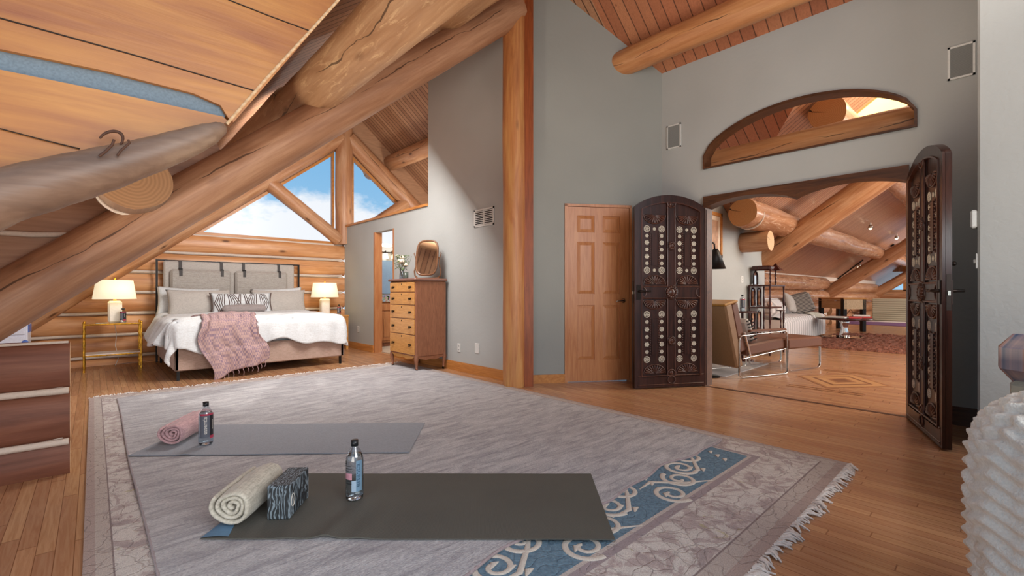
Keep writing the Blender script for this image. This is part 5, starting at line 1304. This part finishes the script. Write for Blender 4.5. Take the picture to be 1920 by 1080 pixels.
# sofa
so = thing('ribbed_sofa', 'white channel-tufted sofa against the log knee wall', 'sofa', (12.0, 3.35, 0), 0)
m = MB()
def rib(u, v):
    x = -1.9+3.1*u; c_ = abs(math.sin(x*PI/.15))**.5*.018
    P = [(-.34, .04), (-.345, .25), (-.34, .42), (-.30, .50), (-.22, .53), (0, .54), (.3, .54)]; q_ = v*(len(P)-1); i = min(int(q_), len(P)-2); f_ = q_-i
    y = P[i][0]+(P[i+1][0]-P[i][0])*f_; z = P[i][1]+(P[i+1][1]-P[i][1])*f_
    return (x, y-(c_ if v < .6 else 0), z+(c_ if v > .45 else 0))
m.grid(rib, 260, 22); m.box(-1.9, 1.2, -.335, .3, .04, .49); m.build('seat', M['ribbed'], so)
m = MB(); m.box(-1.9, .5, .15, .42, .45, .92, bev=.10); m.build('backrest', M['ribbed'], so); m = MB(); m.box(-1.95, -1.3, -.25, .35, .5, .90, bev=.14); m.build('armrest', M['ribbed'], so)
c_ = MB(); c_.box(-.26, .26, -.07, .07, -.24, .24, bev=.06); c_ = c_.build('cushion', M['dotty']); c_.location = (12.15, 3.25, .80); c_.rotation_euler = (R(-20), R(-14), R(-48)); tag(c_, 'dark dotted square cushion on the white ribbed sofa', 'cushion')
c_ = pillow('cushion', 'plain cream cushion behind the dark dotted one on the sofa', 'cushion', (11.85, 3.38, .80), (R(-18), R(10), 0), .5, .46, .16, M['linen_l'])
m = MB(); m.grid(lambda u, v: (12.15+.75*u+.05*math.sin(v*8), 3.30-.32*v+.06*math.sin(u*9), .572+.02*math.sin(u*14+v*5)-(0 if v < .8 else (v-.8)*.5)), 30, 20); o = m.build('blanket', M['towel']); o.modifiers.new('t', 'SOLIDIFY').thickness = .012; tag(o, 'rumpled cream blanket on the ribbed sofa seat', 'blanket')
# shag rug
m = MB(); rnd = random.Random(9); x0_, x1_, y0_, y1_ = 10.1, 14.0, .1, 2.85
def shg(u, v):
    x = x0_+(x1_-x0_)*u; y = y0_+(y1_-y0_)*v; e_ = min(u, 1-u, v, 1-v); z = .045*abs(noise.noise(Vector((x*7, y*7, 0))))+.05*abs(noise.noise(Vector((x*17, y*17, 3))))+.015
    if e_ < .001: z = .001
    return (x+.03*noise.noise(Vector((x*9, y*9, 5))), y+.03*noise.noise(Vector((x*9, y*9, 8))), z)
m.grid(shg, 170, 120); sg = m.build('shag_rug', M['shag']); tag(sg, 'chocolate brown shaggy rug under the round coffee table', 'rug')
# coffee table
ct = thing('coffee_table', 'round wooden coffee table on a flared chrome pedestal', 'coffee table', (12.35, 2.45, .03)); MB().lathe([(0, .41), (.46, .41), (.52, .425), (.52, .44), (0, .45)], seg=48).build('tabletop', M['mahog'], ct)
MB().lathe([(.09, .03), (.10, .06), (.065, .2), (.075, .32), (.12, .41)], seg=28).build('pedestal', M['chrome'], ct); MB().box(-.30, .30, -.30, .30, 0, .03, bev=.01).build('base', M['chrome'], ct)
for i, (x, y, w_, d__, mt_, z, lb_) in enumerate([(12.30, 2.30, .17, .12, 'red', .481, 'red book lying on the round coffee table'), (12.62, 2.2, .16, .12, 'red', .481, 'second red book at the right side of the round coffee table'), (12.2, 2.55, .2, .15, 'paper', .481, 'open white magazine at the left of the round coffee table'), (12.62, 2.2, .15, .11, 'paper', .513, 'white booklet lying on the right-hand red book')]):
    t = thing('book', lb_, 'book', (x, y, z), R(30+25*i)); MB().box(-w_, w_, -d__, d__, 0, .032, bev=.003).build('cover', M[mt_], t); MB().box(-w_+.005, w_-.003, -d__+.004, d__+.002, .005, .027).build('pages', M['paper'], t)
# foosball table
fo = thing('foosball_table', 'light wood foosball table with black legs behind the coffee table', 'foosball table', (15.35, 3.12, 0), R(42)); 
MB().box(-.58, .58, -.27, .27, .60, .88).build('cabinet', wood('birch', 'd2b894', 'b89c78', axis=0), fo); MB().box(-.60, .60, -.29, .29, .86, .90, bev=.01).build('top_rim', M['oak'], fo)
for x in (-.52, .52):
    for y in (-.24, .24): MB().box(x-.06, x+.06, y-.05, y+.05, 0, .90, bev=.01).build('leg', M['black'], fo)
for i in range(6):
    x = -.42+.168*i; m = MB().tube([(x, -.42, .82), (x, .42, .82)], .009, 8); m.tube([(x, -.42, .82), (x, -.5, .82)], .018, 8); m.build('rod', M['chrome'], fo)
m = MB(); m.box(-.05, .05, -.275, -.268, .70, .76, bev=.003); m.build('ball_return', M['black'], fo)
m = MB().tube([(-.5, -.25, .15), (.0, -.25, .58)], .01, 8).tube([(.5, -.25, .15), (.0, -.25, .58)], .01, 8); m.build('cross_brace', M['nickel'], fo)
# far white sofa, plum rug
t = thing('channelled_sofa', 'boxy cream sofa with horizontal channels standing on the plum rug', 'sofa', (21.6, 2.4, .012)); m = MB(); m.box(-.55, .5, -1.6, .95, .0, .80, bev=.03); m.build('body', M['ribbed_z'], t)
pillow('cushion', 'white cushion showing above the boxy cream sofa', 'cushion', (21.6, 2.1, .93), (R(-10), 0, R(90)), .7, .35, .16, M['sheet']); 
bpy.data.objects[-1] if False else None
sh = sheet(lambda u, v: (18.3+4.5*u, .2+3.7*v, .001), 8, 8, .010).build('plum_rug', M['purple']); tag(sh, 'flat plum coloured rug at the far end of the lounge', 'rug')
o = sheet(lambda u, v: (20.2+2.3*u, .6+3.1*v, .0112), 6, 6, .002).build('cream_rug_field', M['fringe'], sh)
# track lights and spots
def onroof(px, py): return onPlane(px, py, (0, 3, 2.25), (0, .713, 1))
t = thing('track_light', 'black track light bar with two spots on the sloping board ceiling', 'track light', (0, 0, 0)); a_ = onroof(1571, 521); b_ = onroof(1618, 486); a_.z -= .03; b_.z -= .03
MB().tube([a_, b_], .02, 8).build('track', M['black'], t)
for f_ in (.12, .85):
    p = a_.lerp(b_, f_); h_ = MB().lathe([(.05, 0), (.065, -.10), (.03, -.02)], c=(p.x, p.y, p.z-.03), seg=16).build('spot_head', M['nickel'], t); MB().sphere((p.x, p.y, p.z-.115), .04, 10, 8).build('bulb', M['bulb'], h_)
for i, (a0, b0, w_) in enumerate([(1545, 382, 'left'), (1632, 417, 'middle'), (1681, 438, 'right')]):
    p = onroof(a0, b0); t = thing('ceiling_spot', 'small glowing spotlight on the board ceiling, %s of the three beyond the doorway' % w_, 'spotlight', (p.x, p.y, p.z-.01), 0, 'spotlights on the lounge ceiling')
    MB().tube([(0, 0, 0), (0, 0, -.07)], .012, 8).lathe([(.03, -.05), (.06, -.14), (.055, -.14), (.028, -.06)], seg=18).build('housing', M['nickel'], t); MB().sphere((0, 0, -.13), .04, 10, 8).build('bulb', M['bulb'], t)
p = onroof(1674, 460); t = thing('ceiling_vent', 'small dark slot vent on the board ceiling near the right spotlight', 'vent', p); MB().box(-.25, .25, -.05, .05, -.05, 0.0).build('slot', M['black'], t); t.rotation_euler = (R(-35.5), 0, 0)
cam = bpy.data.cameras.new('camera'); co = bpy.data.objects.new('camera', cam); COL.objects.link(co)
co.location = (0, 0, H); co.rotation_euler = (PI/2, 0, -math.atan2(SN, CS)); cam.sensor_width = 36; cam.lens = 36*F/1920.; cam.shift_y = 8./1920.; cam.clip_start = .02
scn.camera = co
# world: blue sky with cumulus
w = bpy.data.worlds.new('sky'); scn.world = w; w.use_nodes = True; t = w.node_tree; nd = t.nodes; bg = nd['Background']
tc = nd.new('ShaderNodeTexCoord'); mp = nd.new('ShaderNodeMapping'); t.links.new(tc.outputs['Generated'], mp.inputs[0]); mp.inputs['Scale'].default_value = (1, 1, 1.8); mp.inputs['Location'].default_value = (3.1, 1.2, .3)
ns = nd.new('ShaderNodeTexNoise'); ns.inputs['Scale'].default_value = 3.4; ns.inputs['Detail'].default_value = 8; ns.inputs['Roughness'].default_value = .6; t.links.new(mp.outputs[0], ns.inputs['Vector'])
rp = nd.new('ShaderNodeValToRGB'); rp.color_ramp.elements[0].position = .47; rp.color_ramp.elements[1].position = .56; t.links.new(ns.outputs['Fac'], rp.inputs[0])
sp = nd.new('ShaderNodeSeparateXYZ'); t.links.new(tc.outputs['Generated'], sp.inputs[0])
gr = nd.new('ShaderNodeValToRGB'); gr.color_ramp.elements[0].color = srgb('a8d2ee'); gr.color_ramp.elements[0].position = .0; gr.color_ramp.elements[1].color = srgb('4f9fd8'); gr.color_ramp.elements[1].position = .5
t.links.new(sp.outputs[2], gr.inputs[0])
mx = nd.new('ShaderNodeMix'); mx.data_type = 'RGBA'; t.links.new(rp.outputs[0], mx.inputs[0]); t.links.new(gr.outputs[0], mx.inputs[6]); mx.inputs[7].default_value = (.92, .93, .95, 1)
t.links.new(mx.outputs[2], bg.inputs[0]); bg.inputs[1].default_value = .8
def lamp(name, typ, loc, energy, color=(1, 1, 1), size=1., sy=None, to=None, spot=None, rad=None):
    l = bpy.data.lights.new(name, typ); l.energy = energy; l.color = color
    if typ == 'AREA':
        l.size = size
        if sy: l.shape = 'RECTANGLE'; l.size_y = sy
    if typ in ('POINT', 'SPOT'): l.shadow_soft_size = rad or .05
    if spot: l.spot_size = spot; l.spot_blend = .6
    o = bpy.data.objects.new(name, l); COL.objects.link(o); o.location = loc
    if to is not None: o.rotation_euler = (Vector(to)-Vector(loc)).to_track_quat('-Z', 'Y').to_euler()
    return o
warm = (1, .82, .6); neut = (1, .96, .9); cool = (.92, .96, 1)
lamp('room_fill', 'AREA', (1.2, -2.6, 2.6), 130, (1, .98, .95), 3.0, 2.5, to=(2.6, 4.5, 1.2))
lamp('eave_fill', 'AREA', (-1.25, 6.0, .55), 38, cool, .7, 3., to=(3.6, 6.2, 1.2))  # added fill from the left, out of view, brightens the grey wall
lamp('bedroom_fill', 'AREA', (2.2, 4.9, 2.9), 95, (1, .98, .95), 1.2, 1.2, to=(1.4, 7.4, .4))  # added fill over the bed, no such fixture
lamp('ceiling_bounce', 'AREA', (2.6, 1.2, .6), 30, warm, 2., 2., to=(2.4, 1.6, 4))
lamp('wing_fill', 'AREA', (9.5, -2.6, 3.6), 380, neut, 3., 5., to=(9.5, 2.2, .8))  # added fill, unseen, brightens the wing
lamp('wing_fill_far', 'AREA', (20, -2.6, 3.6), 480, neut, 6., 3., to=(20, 2.4, .8))  # added fill, unseen, for the far end of the wing
lamp('bath_light', 'POINT', (4.9, 7.2, 2.1), 60, neut, rad=.2)
lamp('lounge_fill', 'AREA', (7.0, .2, 3.4), 60, warm, 1.5, 1.5, to=(7, 1.8, 0))  # added warm fill above the lounge, out of view
lamp('dormer_fill', 'AREA', (-.3, 1.0, .45), 9, (1, .9, .78), 1., 1., to=(1.4, 3.4, 2.8))  # added upward fill for the roof strip and beams, out of view
lamp('alcove_fill', 'POINT', (3.6, 0.2, 3.3), 16, neut, rad=.4)  # added fill lifting the dark area by the right door leaf
lamp('truss_fill', 'SPOT', (-.9, 2.9, .5), 130, (1, .9, .76), to=(1.15, 3.1, 2.7), spot=.95, rad=.12)  # added spot, out of view, brightens the ceiling strip above the truss
sun = lamp('sun', 'SUN', (0, 0, 10), 1.2, (1, .93, .82)); sun.data.angle = .02; sun.rotation_euler = (Vector((0, 0, 0))-Vector((4, 7.2, 6))).to_track_quat('-Z', 'Y').to_euler()
scn.view_settings.view_transform = 'Standard'; scn.view_settings.look = 'None'; scn.view_settings.exposure = .40; scn.view_settings.gamma = 1.
